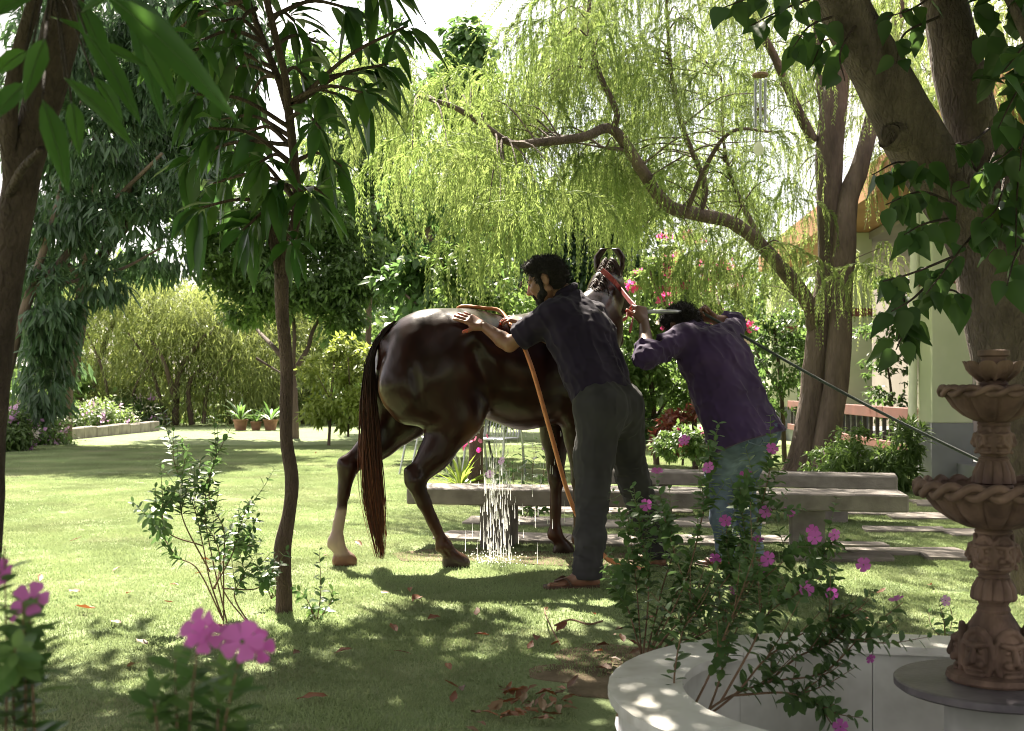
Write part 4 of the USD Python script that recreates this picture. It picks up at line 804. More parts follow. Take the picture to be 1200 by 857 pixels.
sprigs = [((1110, 215), (1060, 190), (1022, 205), -.5, 12), ((1120, 240), (1080, 225), (1038, 240), -.7, 14), ((1120, 255), (1085, 262), (1060, 275), -.8, 9), ((1160, 250), (1120, 300), (1085, 345), -.8, 13), ((1120, 300), (1070, 320), (1035, 330), -.9, 8),
          ((1100, 320), (1070, 350), (1045, 365), -.9, 8), ((1085, 345), (1062, 385), (1050, 410), -.9, 8), ((1060, 330), (1058, 370), (1052, 400), -.8, 7), ((1090, 345), (1115, 340), (1130, 350), -.7, 5), ((1160, 150), (1140, 165), (1110, 170), -.6, 9), ((1170, 170), (1150, 210), (1120, 225), -.6, 11), ((1180, 190), (1170, 240), (1150, 262), -.7, 12),
          ((1200, 210), (1180, 250), (1165, 290), -.6, 12), ((1210, 150), (1180, 180), (1150, 200), -.8, 12), ((1220, 60), (1190, 110), (1170, 150), -.9, 9), ((1220, 100), (1195, 200), (1190, 290), -.7, 10), ((1210, 260), (1190, 300), (1180, 335), -.9, 8), ((990, 15), (950, 30), (930, 55), -.4, 8), ((975, -10), (920, 10), (880, 30), -.4, 9), ((985, 0), (965, 45), (952, 75), -.3, 7),
          ((1010, 20), (985, 60), (990, 95), -.5, 5), ((1100, 20), (1060, 40), (1050, 75), -.4, 6), ((975, -20), (890, -5), (845, 10), -.5, 8), ((1220, 30), (1195, 60), (1175, 85), -1.2, 6), ((1215, 130), (1200, 160), (1195, 200), -1.1, 5), ((1100, -10), (1070, 10), (1040, 20), -.3, 6), ((1190, 140), (1200, 200), (1185, 240), -.4, 9), ((1130, 215), (1100, 200), (1085, 185), -.6, 8)]
for a, m, b, dy, n in sprigs:
    p = curve([P(*a, Y + dy * .4), P(*m, Y + dy * .8), P(*b, Y + dy)], 20); obj('twig', tube(p, np.linspace(.0075, .0025, 20), 5), 'bark_dark', t, smooth=True)
    for k in range(n):
        i = int(4 + 15 * (k + rg.random()) / n); dd = unit(V(rg.normal(0, .6), rg.normal(0, .5) - .2, -.75 - .3 * rg.random())); base.append(p[min(i, 19)] + unit(dd + rg.normal(0, .4, 3)) * .03); dr.append(dd); Ls.append(.075 + .05 * rg.random() if b[0] < 1150 or rg.random() < .6 else .14)
base, dr, Ls = map(np.array, (base, dr, Ls)); v, f = leafbatch(base, dr, np.tile(V(0, -.8, .7), (len(base), 1)) + rg.normal(0, .45, dr.shape), Ls, Ls * (.68 + .15 * rg.random(len(Ls))), 'heart', .12, .14, .02)
single_leaves(t, v, f, 'leaf_heart', limit=290)
B = [(2.45, 5.4, 2.7, .35, .4, .35), (2.3, 5.2, 2.35, .25, .3, .25), (1.3, 5.6, 4.1, 1.3, 1.2, .7), (2.6, 5.2, 3.9, 1.3, 1.4, .7), (3.6, 4.2, 3.4, 1.2, 1.3, .8), (1.4, 4.2, 3.5, 1.3, 1.1, .6), (2.6, 2.9, 3.2, 1.4, 1.2, .7), (2.2, 7.4, 4.9, 1.3, 1.0, .6), (.9, 7.2, 4.5, .7, .8, .4), (2.6, 1.2, 3.4, 1.6, 1.4, .8), (3.9, 6.2, 4.2, 1.3, 1.4, .9), (2.4, -.6, 3.4, 1.6, 1.5, .8), (4.3, 2.6, 3.4, 1.2, 1.6, .9), (.7, 8.4, 4.8, .8, .8, .4), (1.5, 6.6, 4.4, 1.0, .9, .5)]
p, o = crown_points(B, 27000, rg, 14, .12); d = unit(o * .5 + rdir(rg, len(p)) * .8 + V(0, 0, -.5)); L_ = .10 + .05 * rg.random(len(p))
v, f = leafbatch(p, d, V(0, 0, 1) + rdir(rg, len(p)) * .5, L_, L_ * .75, 'leaf3', .15, .12); keep = ((HOR - FPX * (v[:, :, 2].min(1) - CH) / np.maximum(v[:, :, 1].mean(1), .05)) < 8) | (v[:, :, 1].mean(1) < .3) | (v[:, :, 0].min(1) > .385 * v[:, :, 1].mean(1)) & (v[:, :, 2].min(1) > 1.7)
obj('upper_crown', merged(v[keep], f), 'leaf_heart', t, kind='stuff', smooth=True)
tp = [P(880, -200, Y - .2), P(1060, -240, Y + .4)]
limb_set([([tp[i % 2], (tp[i % 2] + V(*b[:3])) / 2 + V(0, 0, .1), V(*b[:3])], (.06, .04, .015)) for i, b in enumerate(B)], 'bark_big', t, 7, name='upper_branch')

# ------------------------------------------------------------------ the weeping tree
Y = 13.2; s = Y / FPX; rg = np.random.default_rng(21)
t = thing('weeping_tree', 'tree with twisted twin trunk and long drooping bright yellow green foliage', 'tree')
obj('trunk', tube([P(938, 572, Y), P(943, 545, Y), P(951, 490, Y), P(959, 430, Y), P(968, 360, Y), P(975, 300, Y), P(973, 230, Y), P(972, 170, Y), P(980, 110, Y), P(988, 55, Y), P(985, -10, Y), P(975, -90, Y)], np.array([31, 23, 20, 18, 17, 16, 15, 16, 14, 12, 10, 7]) * s, 16, 110, rough=.24, seed=2), 'bark_weeping', t, smooth=True)
obj('second_stem', tube([P(962, 560, Y - .2), P(975, 480, Y - .22), P(984, 400, Y - .22), P(988, 320, Y - .2), P(993, 240, Y - .15), P(1006, 200, Y - .12), P(1020, 150, Y - .1), P(1032, 110, Y - .1), P(1050, 30, Y), P(1075, -60, Y)], np.array([16, 14, 13, 12.5, 12, 11, 9.5, 9, 7, 5]) * s, 14, 90, rough=.22, seed=3), 'bark_weeping', t, smooth=True)
MB_ = [(P(955, 385, Y), P(945, 352, Y - .3), P(902, 298, Y - .8), P(862, 263, Y - 1.2), P(820, 252, Y - 1.6), P(782, 240, Y - 2.0), P(750, 196, Y - 2.3), P(718, 152, Y - 2.5), P(682, 161, Y - 2.7), P(640, 166, Y - 2.9), P(600, 168, Y - 3.1), P(567, 147, Y - 3.2), P(530, 125, Y - 3.3), P(488, 113, Y - 3.4)),
       (P(953, 165, Y), P(927, 112, Y - .3), P(907, 65, Y - .6), P(884, 20, Y - .9), P(870, -50, Y - 1.2)), (P(718, 152, Y - 2.5), P(722, 130, Y - 2.6), P(700, 80, Y - 2.7), P(690, 20, Y - 2.8), P(700, -60, Y - 2.8)), (P(820, 252, Y - 1.6), P(826, 215, Y - 1.7), P(800, 150, Y - 1.9), P(786, 80, Y - 2.1), P(780, -20, Y - 2.3)),
       (P(970, 180, Y), P(960, 90, Y + .3), P(955, 20, Y + .5)), (P(902, 298, Y - .8), P(870, 240, Y - .6), P(850, 180, Y - .5), P(845, 90, Y - .5)), (P(985, 60, Y), P(1040, 0, Y - .5), P(1090, -60, Y - 1)), (P(750, 196, Y - 2.3), P(735, 178, Y - 2.4), P(706, 173, Y - 2.5)), (P(800, 255, Y - 1.8), P(850, 160, Y - 2.3), P(912, 155, Y - 2.8))]
MR_ = [np.array([15, 14, 12, 11, 11, 10, 9, 8, 7, 6, 5, 4, 3.5, 2]), np.array([10, 8, 7, 6, 4]), np.array([5, 4.5, 4, 3, 2]), np.array([5, 4.5, 4, 3, 2]), np.array([8, 6, 4]), np.array([6, 4, 3, 2]), np.array([8, 5, 3]), np.array([5, 4, 2]), np.array([5, 3, 2])]
for pts, r in zip(MB_, MR_): obj('branch', tube(pts, r * s * .66, 9, 9 * len(pts), rough=.18, seed=5), 'bark_weeping', t, smooth=True)
def spray(seed):
    """a thin arching twig with hanging strands, each a rib with rows of narrow leaflets"""
    r = np.random.default_rng(seed); a0 = 0; out = r.random() * .12 + .25; vs, fs, n = [], [], 0; leafB, leafD, leafL = [], [], []; ribs = []
    tw = curve([V(-.12, 0, -.02), V(.1, .02, .07), V(.30, .0, .02), V(.46, -.02, -.14)], 24); ribs.append(tube(tw, np.linspace(.004, .0015, 24), 4))
    for k in range(13):
        b = tw[int(3 + 20 * k / 12)]; ln = .34 + .34 * r.random(); az = r.normal(0, .9); h = V(math.cos(az), math.sin(az), 0) * (.10 + .10 * r.random())
        q = curve([b, b + h * .55 + V(0, 0, .01 - .10 * ln), b + h * .95 + V(0, 0, -.45 * ln), b + h * (.95 + .15 * r.normal()) + V(.02 * r.normal(), .02 * r.normal(), -ln)], 30); ribs.append(tube(q[::3], np.linspace(.0016, .0008, 10), 3, caps=False))
        m = int(ln / .0125); i = np.linspace(2, 29, m).astype(int); tg = unit(np.gradient(q, axis=0))[i]; sd = unit(np.cross(tg, V(math.sin(az), -math.cos(az), .2) + r.normal(0, .3, 3)))
        for sgn in (-1, 1):
            leafB.append(q[i]); leafD.append(unit(tg * 1.0 + sd * sgn * .42 + r.normal(0, .18, tg.shape))); leafL.append((.030 + .016 * r.random(m)) * np.linspace(1.1, .75, m))
    B_, D_, L_ = np.vstack(leafB), np.vstack(leafD), np.concatenate(leafL); v, f = leafbatch(B_, D_, rdir(r, len(B_)), L_, .0062, 'diamond', .1, .2)
    return cat_(ribs + [merged(v, f)])
pi = UsdGeom.PointInstancer.Define(stage, str(t.GetPath()) + '/hanging_foliage'); tag(pi, kind='stuff'); NP_ = 6
for k in range(NP_): pr = obj('spray', spray(50 + k), 'leaf_weeping', pi)
pi.CreatePrototypesRel().SetTargets([Sdf.Path(str(pi.GetPath()) + '/spray' + (f'_{k:03d}' if k else '')) for k in range(NP_)])
zones = [((620, 940), (-30, 120), 150, (9.6, 13.6)), ((660, 900), (80, 230), 120, (9.8, 13.2)), ((480, 640), (95, 190), 62, (8.9, 10.2)), ((560, 670), (150, 250), 55, (9.0, 10.3)), ((575, 612), (200, 285), 9, (9.0, 9.6)), ((690, 770), (170, 265), 26, (10.0, 11.2)), ((800, 960), (200, 300), 62, (10.5, 13.0)), ((640, 720), (0, 110), 40, (9.8, 11.5)),
         ((860, 1010), (0, 250), 70, (12.8, 14.6)), ((950, 1130), (-40, 120), 60, (12.5, 15.0)), ((820, 940), (300, 345), 16, (11.8, 13.2)), ((960, 1040), (270, 340), 12, (12.0, 13.0)), ((380, 490), (60, 190), 26, (10.5, 13.0)), ((700, 960), (-90, -20), 60, (9.8, 14)), ((610, 660), (20, 70), 10, (9.8, 10.6)), ((740, 830), (260, 320), 10, (11, 12)), ((1040, 1210), (-40, 110), 60, (8.5, 11.5)), ((1000, 1110), (60, 190), 26, (11.5, 14)), ((560, 1200), (-330, -50), 300, (9.5, 15.5))]
wood = np.vstack([curve(np.array(MB_[0]), 120), curve(np.array([P(985, -10, Y), P(975, 230, Y), P(968, 360, Y), P(940, 560, Y)]), 60), curve(np.array([P(1032, 110, Y - .1), P(993, 240, Y - .15), P(985, 400, Y - .2)]), 40), curve(np.array(MB_[1]), 40)])
wu, wv = 600 + FPX * wood[:, 0] / wood[:, 1], HOR - FPX * (wood[:, 2] - CH) / wood[:, 1]
def behind(p):                                 # sprays grow on the far side of the bare wood
    u, v_ = 600 + FPX * p[0] / p[1], HOR - FPX * (p[2] - CH) / p[1]; n_ = (np.abs(wu - u) < 34) & (wv > v_ - 25) & (wv < v_ + 80) & (wood[:, 1] + .4 > p[1])
    return P(u, v_, wood[n_, 1].max() + .45 + .9 * rg.random()) if n_.any() and rg.random() < .88 else p
pos, ori, idx, sc = [], [], [], []; tw_ = []
for (u0, u1), (v0, v1), n, (y0, y1) in zones:
    for _ in range(int(n * .62)):
        p = P(rg.uniform(u0, u1), rg.uniform(v0, v1), rg.uniform(y0, y1)); p = behind(p); az = rg.uniform(-PI, PI) if rg.random() < .5 else PI + rg.normal(0, .8); tilt = rg.normal(0, .25)
        qz = Gf.Rotation(Gf.Vec3d(0, 0, 1), math.degrees(az)); qx = Gf.Rotation(Gf.Vec3d(0, 1, 0), math.degrees(tilt)); qq = (qx * qz).GetQuat()
        pos.append(p); ori.append(Gf.Quath(float(qq.GetReal()), *map(float, qq.GetImaginary()))); idx.append(int(rg.integers(NP_))); sc.append(rg.uniform(.75, 1.25))
pi.CreatePositionsAttr(Vt.Vec3fArray.FromNumpy(np.array(pos, np.float32))); pi.CreateOrientationsAttr(Vt.QuathArray(ori)); pi.CreateProtoIndicesAttr(Vt.IntArray(idx)); pi.CreateScalesAttr(Vt.Vec3fArray.FromNumpy(np.repeat(np.array(sc, np.float32)[:, None], 3, 1)))
allb = np.vstack([curve(b, 60) for b in MB_[:8]]); tw_ = []
for p in np.array(pos)[::3]:                   # thin twigs that carry the sprays
    q = allb[np.argmin(np.linalg.norm(allb - p, axis=1))]
    if np.linalg.norm(q - p) < 1.3: tw_.append(tube([q, (p + q) / 2 + V(0, 0, .12), p], (.010, .007, .003), 4, 7, caps=False))
obj('twigs', cat_(tw_), 'bark_weeping', t, kind='stuff', smooth=True)

# ------------------------------------------------------------------ trees and bushes behind the lawn
far_tree('dense_tree', 'dense dark tree with hanging leaf tufts and crooked trunk, left behind the near trunk', 22.0, [(72, 500), (78, 440), (92, 390), (96, 330)], 22, [([(92, 345), (120, 300), (150, 245), (150, 215)], 17), ([(130, 285), (165, 250), (195, 232), (215, 200)], 11), ([(96, 335), (80, 310), (60, 296)], 9), ([(150, 230), (170, 160), (180, 80)], 10), ([(92, 340), (110, 240), (110, 120)], 10)],
         [(105, 140, 85, 90), (200, 120, 60, 70), (200, 205, 55, 45), (120, 215, 60, 45), (95, 285, 45, 38), (60, 400, 26, 75), (180, 300, 50, 24), (250, 50, 70, 60), (140, 30, 120, 50), (250, 160, 40, 40), (45, 330, 30, 60), (160, -60, 160, 60), (70, 200, 50, 60), (60, 100, 50, 60)], 30000, .25, .062, 'leaf_dark', 31, droop=.9, clump=18, spread=.12, shape='diamond')
far_tree('drooping_tree', 'dark green tree with hanging leaf tufts close behind the leaning trunk at left', 19.0, [(-12, 560), (6, 440), (38, 335)], 20, [([(38, 345), (120, 250), (190, 180)], 10), ([(38, 335), (70, 230), (100, 100)], 10), ([(38, 338), (130, 320), (190, 290)], 6)],
         [(70, 250, 40, 40), (120, 160, 60, 50), (190, 110, 50, 50), (60, 360, 30, 60), (150, 260, 45, 34), (215, 210, 36, 34), (90, 60, 60, 60), (200, 30, 60, 50), (120, 330, 26, 24), (55, 440, 18, 50)], 13000, .21, .052, 'leaf_dark', 30, droop=1.0, clump=20, spread=.16, shape='leaf3', noise=.8)
far_tree('feathery_tree', 'yellow green feathery tree with several thin stems at the far left of the lawn', 31.0, [(118, 500), (112, 440), (128, 390), (150, 340)], 9, [([(205, 498), (210, 440), (235, 400), (270, 370)], 8.8), ([(205, 470), (190, 420), (165, 385)], 6.8), ([(95, 498), (92, 430), (100, 370)], 7.8), ([(225, 498), (222, 450), (250, 420)], 7.8), ([(130, 496), (122, 440), (100, 385)], 5), ([(196, 496), (176, 430), (150, 390)], 5), ([(238, 496), (246, 450), (276, 415)], 5), ([(150, 496), (160, 450), (190, 410)], 4)],
         [(95, 375, 50, 45), (165, 350, 70, 35), (180, 420, 70, 50), (250, 400, 70, 50), (240, 455, 60, 35), (120, 440, 50, 40), (300, 440, 60, 45), (150, 470, 80, 26), (220, 375, 90, 50), (130, 340, 60, 30)], 34000, .22, .026, 'leaf_yellow', 32, clump=40, spread=.42, noise=.55, ldy=-.6, hollow=.0, droop=.8)
far_tree('feathery_tree', 'second yellow green feathery tree, hanging low behind the thin trunk of the young tree', 33.0, [(285, 500), (290, 460), (300, 430)], 7, [([(320, 500), (318, 460), (335, 420)], 7.8), ([(300, 498), (280, 450), (262, 420)], 4), ([(312, 498), (330, 460), (360, 430)], 4), ([(270, 498), (262, 455)], 6.8)], [(300, 400, 60, 45), (330, 460, 60, 38), (270, 360, 55, 30), (390, 455, 50, 40), (350, 385, 60, 40), (310, 350, 60, 34)], 26000, .22, .026, 'leaf_yellow', 33, clump=40, spread=.42, noise=.55, ldy=-.6, hollow=.0, droop=.8)
far_tree('spreading_tree', 'dark trunked spreading tree standing on the lawn behind the slender young tree', 23.0, [(346, 500), (345, 462), (343, 435)], 10, [([(343, 438), (325, 412), (300, 385), (285, 360)], 7), ([(343, 438), (360, 410), (368, 385), (395, 340)], 7), ([(343, 436), (345, 390), (340, 330)], 6), ([(300, 420), (320, 432), (343, 445)], 3.5)],
         [(345, 320, 70, 45), (280, 300, 55, 38), (410, 310, 45, 45), (260, 250, 55, 38), (370, 250, 60, 36), (395, 375, 28, 30), (290, 360, 30, 22)], 25000, .15, .065, 'leaf_mid', 34, spread=.15)
far_tree('pale_leaved_tree', 'pale green tree rising high behind the slender young tree against the white sky', 26.0, [(430, 500), (432, 380), (436, 250), (440, 120)], 8, [([(434, 320), (400, 230), (390, 160)], 5), ([(436, 270), (480, 190), (490, 120)], 5)], [(385, 150, 40, 45), (450, 150, 45, 50), (400, 225, 45, 40), (470, 240, 45, 50), (440, 60, 35, 50), (365, 90, 30, 40), (230, 190, 50, 60)], 15000, .16, .08, 'leaf_peepal', 35, spread=.17, noise=.9)
far_tree('broadleaf_tree', 'tall narrow tree with heart shaped leaves and pale thin trunk rising behind the horse rump', 17.0, [(528, 520), (520, 420), (512, 330), (500, 255), (492, 225)], 12, [([(512, 330), (535, 240), (545, 120), (548, 40)], 7), ([(516, 370), (560, 330), (580, 280)], 4), ([(516, 380), (480, 350), (462, 330)], 4), ([(505, 280), (470, 220), (450, 200)], 4)],
         [(515, 330, 50, 40), (505, 395, 40, 36), (550, 350, 38, 30), (540, 110, 40, 34), (548, 60, 26, 36), (560, 165, 44, 24), (500, 230, 40, 30), (470, 340, 28, 26), (560, 280, 30, 34), (535, 420, 40, 30)], 6500, .16, .12, 'leaf_peepal', 36, shape='leaf3', clump=14, spread=.18, droop=.7, noise=.8)
far_tree('round_dark_tree', 'dark rounded tree behind the horse back and the tall narrow tree', 27.0, [(560, 500), (560, 400), (556, 330)], 11, [([(560, 400), (600, 330), (620, 290)], 6), ([(560, 390), (500, 330), (470, 300)], 6)], [(450, 300, 55, 48), (530, 270, 70, 55), (610, 290, 60, 55), (600, 370, 55, 45), (440, 250, 50, 36), (650, 340, 40, 60), (560, 205, 50, 40), (420, 330, 36, 30)], 30000, .15, .08, 'leaf_dark', 37, spread=.15)
far_tree('dark_tree', 'dark tree standing behind the head of the bending man', 21.0, [(668, 505), (664, 430), (655, 380)], 12, [([(664, 420), (690, 370), (720, 340)], 6), ([(658, 390), (630, 350), (610, 320)], 6)], [(640, 330, 40, 45), (700, 310, 60, 55), (630, 420, 36, 45), (690, 390, 45, 40), (770, 340, 45, 40), (640, 250, 45, 40), (720, 230, 60, 45)], 24000, .14, .065, 'leaf_dark', 38, spread=.15)
far_tree('leafy_shrub', 'tall light green shrub between the two men in front of the dark tree', 15.0, [(770, 535), (765, 470), (760, 420)], 8, [([(768, 490), (800, 440), (815, 400)], 4), ([(768, 490), (735, 440), (725, 400)], 4)], [(750, 410, 36, 42), (800, 430, 42, 42), (770, 475, 40, 34), (835, 400, 32, 40), (720, 440, 24, 40), (770, 355, 36, 30), (850, 450, 30, 36)], 13000, .09, .042, 'leaf_mid', 39, spread=.14, noise=.8, cat='shrub')
far_tree('bougainvillea', 'bougainvillea with pink and white flowers behind the raised arms of the stooping man', 14.2, [(815, 545), (812, 460), (800, 380), (798, 320)], 7, [([(812, 440), (840, 380), (850, 330)], 4), ([(806, 400), (770, 340), (760, 310)], 4)], [(805, 300, 32, 28), (770, 325, 26, 22), (835, 330, 26, 28), (800, 360, 30, 24), (725, 335, 18, 14), (850, 390, 24, 30)], 3600, .085, .05, 'leaf_mid', 40, cat='shrub', spread=.16, noise=.7,
         extra=(('petal_bougain', 'pink_flower', 900, (.06, .05)), ('petal_white', 'white_flower', 420, (.06, .05))))
far_tree('red_leaved_bush', 'low bush with red brown leaves on the lawn behind the stooping man', 14.0, None, 0, [([(800, 530), (805, 500)], 3)], [(800, 500, 26, 20), (830, 495, 26, 22), (780, 515, 18, 12)], 1900, .085, .045, 'leaf_red', 41, cat='bush', spread=.18)
far_tree('round_bush', 'low grey green bush on the lawn beside the bending man', 15.0, None, 0, [([(758, 520), (758, 490)], 3)], [(755, 500, 28, 20), (735, 480, 18, 26)], 1900, .06, .03, 'leaf_dark', 42, cat='bush', spread=.2)
far_tree('green_bush', 'low bright green bush with pink flowers behind the second bench', 12.4, None, 0, [([(800, 545), (802, 515)], 3)], [(790, 520, 26, 18), (830, 522, 30, 18), (865, 525, 20, 16)], 2600, .06, .032, 'leaf_mid', 43, cat='bush', spread=.2, extra=(('petal_bougain', 'flower', 60, (.04, .035)),))
far_tree('climbing_shrub', 'leafy climbing plant hanging on the pale pillar behind the twisted trunk', 15.5, [(920, 545), (915, 450), (905, 370)], 6, [([(1040, 540), (1045, 470), (1035, 400)], 5), ([(915, 460), (890, 420), (880, 390)], 4)], [(905, 430, 22, 60), (890, 360, 30, 30), (1045, 450, 18, 60), (1030, 400, 24, 26), (925, 380, 18, 40), (880, 470, 22, 40), (1055, 360, 22, 40)], 4200, .085, .042, 'leaf_mid', 44, cat='climber', spread=.16, noise=.7)
far_tree('fern_bush', 'shaggy green bush under the drain pipe at the right behind the benches', 11.2, None, 0, [([(1045, 570), (1045, 530)], 3)], [(1045, 545, 26, 26), (1020, 555, 26, 18), (1062, 520, 16, 28), (990, 540, 20, 18)], 3000, .11, .022, 'leaf_mid', 45, cat='bush', spread=.16)
far_tree('flowering_bush', 'loose green bush with pale flowers at the foot of the twisted trunk', 11.8, None, 0, [([(985, 560), (985, 525)], 3)], [(985, 535, 30, 24), (960, 550, 20, 14), (1010, 520, 20, 20)], 2600, .055, .03, 'leaf_mid', 46, cat='bush', spread=.2, extra=(('petal_pale', 'flower', 60, (.035, .03)),))
far_tree('sapling', 'small bright sapling on the lawn left of the horse tail', 20.0, [(385, 512), (388, 470), (392, 420)], 4, [([(408, 512), (410, 460), (408, 420)], 3), ([(388, 470), (372, 440)], 2)], [(385, 440, 26, 30), (410, 420, 24, 24), (400, 475, 26, 22), (430, 450, 22, 40), (372, 480, 18, 16)], 4200, .12, .05, 'leaf_bright', 47, spread=.17, noise=.7)
far_tree('bright_bush', 'light yellow green bush far behind the horse rump at the lawn edge', 22.0, None, 0, [([(450, 505), (450, 470)], 3)], [(440, 480, 40, 24), (500, 470, 40, 28), (560, 480, 36, 26), (610, 475, 30, 30)], 5200, .11, .05, 'leaf_bright', 48, cat='bush', spread=.17)
# the wood that closes the view
rng = np.random.default_rng(61); B = []
for u in range(-300, 1560, 46):
    Yb = 35 + rng.normal(0, 1.5); sb = Yb / FPX; B.append((*P(u, 468, Yb), 50 * sb, 1.6, 34 * sb)); B.append((*P(u + 22, 420 + rng.normal(0, 12), Yb + 2), 50 * sb, 1.6, 40 * sb)); B.append((*P(u, 370 + rng.normal(0, 26), Yb + 4), 54 * sb, 1.8, 44 * sb))
p, o = crown_points(B, 95000, rng, 30, .2, noise=1.4); v, f = leafbatch(p, unit(o + rdir(rng, len(p)) + V(0, -.3, -.4)), unit(rdir(rng, len(p)) + V(0, -.3, 1)), .27, .15, 'diamond', .1)
obj('far_wood', merged(v, f), 'leaf_mid', kind='stuff', label='far wood closing the view behind the whole lawn', cat='wood')
B = []
for k in range(60):                            # and round the sides and the back of the garden
    a = math.radians(rng.uniform(150, 390)); r = rng.uniform(15, 19); x, y = r * math.cos(a), 3 + r * math.sin(a)
    if y > .55 * abs(x) * 1.6 + 2 and y > 4: continue
    B.append((x, y, rng.uniform(1.5, 6.5), 2.4, 2.4, 2.2))
p, o = crown_points(B, 16000, rng, 30, .2, noise=1.4); v, f = leafbatch(p, unit(o + rdir(rng, len(p))), rdir(rng, len(p)), .55, .34, 'diamond', .1); keep = (np.abs(v[:, :, 0]).min(1) > .5 * v[:, :, 1].max(1)) | (v[:, :, 1].max(1) < 0)
obj('garden_wood', merged(v[keep], f), 'leaf_dark', kind='stuff', label='trees round the sides and the back of the garden', cat='wood')

# ------------------------------------------------------------------ periwinkles: stems with paired leaves and five petalled flowers
def flower(c, n, r, rng):
    n = unit(n); a = unit(np.cross(n, V(.3, .2, .9))); b = np.cross(n, a); k = np.arange(5) * 2 * PI / 5 + rng.random() * 6
    d = np.cos(k)[:, None] * a + np.sin(k)[:, None] * b
    v, f = leafbatch(c + d * r * .06, unit(d + n * .12), n + d * .0, r, r * .92, 'petal', 0, -.05); tube_ = tube([c - n * r * .9, c + n * r * .02], [r * .07, r * .13], 5)
    return merged(v, f), tube_
def periwinkle(name, label, stems, L, W, step, rad, seed, limit=300, flowers=(), fr=.021, lm='leaf_vinca', pm='petal_vinca', tipf=.0, start=.22, cat='plant', droopy=.15, side=0):
    rng = np.random.default_rng(seed); t = thing(name, label, cat); base, dr, up, Ls = [], [], [], []
    sets = []
    for st in stems: 
        sets.append((st, rad, start))
    extra = []
    for st, r_, s_ in sets:                    # side shoots
        p = curve(np.array(st, float), 40)
        for _ in range(side):
            i = int(rng.uniform(14, 36)); q = p[i]; tg = unit(p[min(i + 2, 39)] - p[i - 2]); o = unit(tg * .8 + rng.normal(0, .55, 3) + V(0, 0, .35)); l = rng.uniform(.08, .2)
            extra.append(([q, q + o * l * .5 + V(0, 0, .005), q + o * l + V(0, 0, .03)], r_ * .6, .1))
    for st, r_, s_ in sets + extra:
        st = np.array(st, float); ln = np.linalg.norm(np.diff(st, axis=0), axis=1).sum(); n = max(int(ln / step), 4); p = curve(st, 4 * n + 1)
        obj('stem', tube(p[::2], np.linspace(r_, r_ * .35, len(p[::2])), 6), 'stem_brown' if r_ > .0022 else 'leaf_stem', t, smooth=True)
        for k in range(int(n * s_), n + 1):
            i = min(4 * k, len(p) - 1); tg = unit(p[min(i + 1, len(p) - 1)] - p[max(i - 1, 0)]); e = unit(np.cross(tg, V(.2, .3, 1) + rng.normal(0, .1, 3))); g = np.cross(tg, e); a = (k % 2) * PI / 2 + rng.normal(0, .25); young = .55 + .45 * min((n - k) / 4, 1)
            for sg in (0, PI):
                if rng.random() < .07: continue
                o = e * math.cos(a + sg) + g * math.sin(a + sg); base.append(p[i] + o * r_ * .6); dr.append(unit(o + tg * .55 + rng.normal(0, .12, 3) - V(0, 0, droopy))); up.append(tg * .9 + V(0, 0, .5) + rng.normal(0, .15, 3)); Ls.append(L * young * rng.uniform(.75, 1.2))
    base, dr, up, Ls = map(np.array, (base, dr, up, Ls)); v, f = leafbatch(base, dr, up, Ls, Ls * W * rng.uniform(.85, 1.15, len(Ls)), 'oval', .12, .10); single_leaves(t, v, f, lm, limit=limit)
    for c, n, *r in flowers:
        pt, tb = flower(np.asarray(c, float), n, r[0] if r else fr, rng); fl = obj('flower', pt, pm, t, smooth=True); obj('flower_throat', tb, 'leaf_stem', fl, smooth=True)
    return t
leafmat('leaf_stem', [(.10, .13, .04), (.13, .15, .05)], trans=.1, rough=.5)
rg = np.random.default_rng(71)
def fl(lst, dy=0.0, face=V(-.1, -.75, .5)):
    return [(P(u, v, y + dy), face + rg.normal(0, .38, 3), *r) for u, v, y, *r in lst]
def S_(Y, *uv, j=.10): return [P(u, v, Y + (rg.normal(0, j) if i else 0)) for i, (u, v) in enumerate(uv)]
R0 = 4.25
periwinkle('periwinkle', 'tall periwinkle in full violet bloom between the bending man and the marble pool',
    [S_(R0, (752, 776), (746, 690), (735, 600)), S_(R0, (753, 776), (760, 690), (752, 625), (757, 590)), S_(R0, (756, 776), (776, 690), (790, 640), (778, 606)), S_(R0, (756, 776), (800, 690), (822, 610), (832, 555), (830, 522)),
     S_(R0, (758, 778), (815, 700), (848, 650), (852, 612)), S_(R0, (760, 778), (835, 700), (880, 630), (898, 570), (905, 532)), S_(R0, (760, 778), (850, 715), (910, 665), (950, 628)), S_(R0, (760, 776), (880, 712), (950, 665), (978, 632)), S_(R0, (754, 776), (738, 720), (728, 690), (738, 650)),
     S_(R0, (757, 776), (790, 735), (840, 690), (880, 672)), S_(R0, (757, 776), (775, 730), (800, 680), (812, 640)), S_(R0, (760, 776), (830, 735), (900, 700), (960, 690), (978, 698)), S_(R0, (770, 778), (870, 690), (870, 600), (875, 556))],
    .045, .52, .021, .0036, 72, 300, fl([(757, 592, 4.2), (780, 607, 4.2), (802, 516, 4.25), (850, 610, 4.2), (905, 526, 4.2), (874, 556, 4.25), (952, 622, 4.2), (978, 627, 4.2), (893, 664, 4.15), (897, 600, 4.2), (838, 655, 4.2), (975, 696, 4.1), (888, 632, 4.2), (1013, 663, 4.1), (770, 552, 4.3), (925, 600, 4.2), (830, 548, 4.2), (860, 690, 4.2)]), side=6, start=.15)
R1 = 3.45
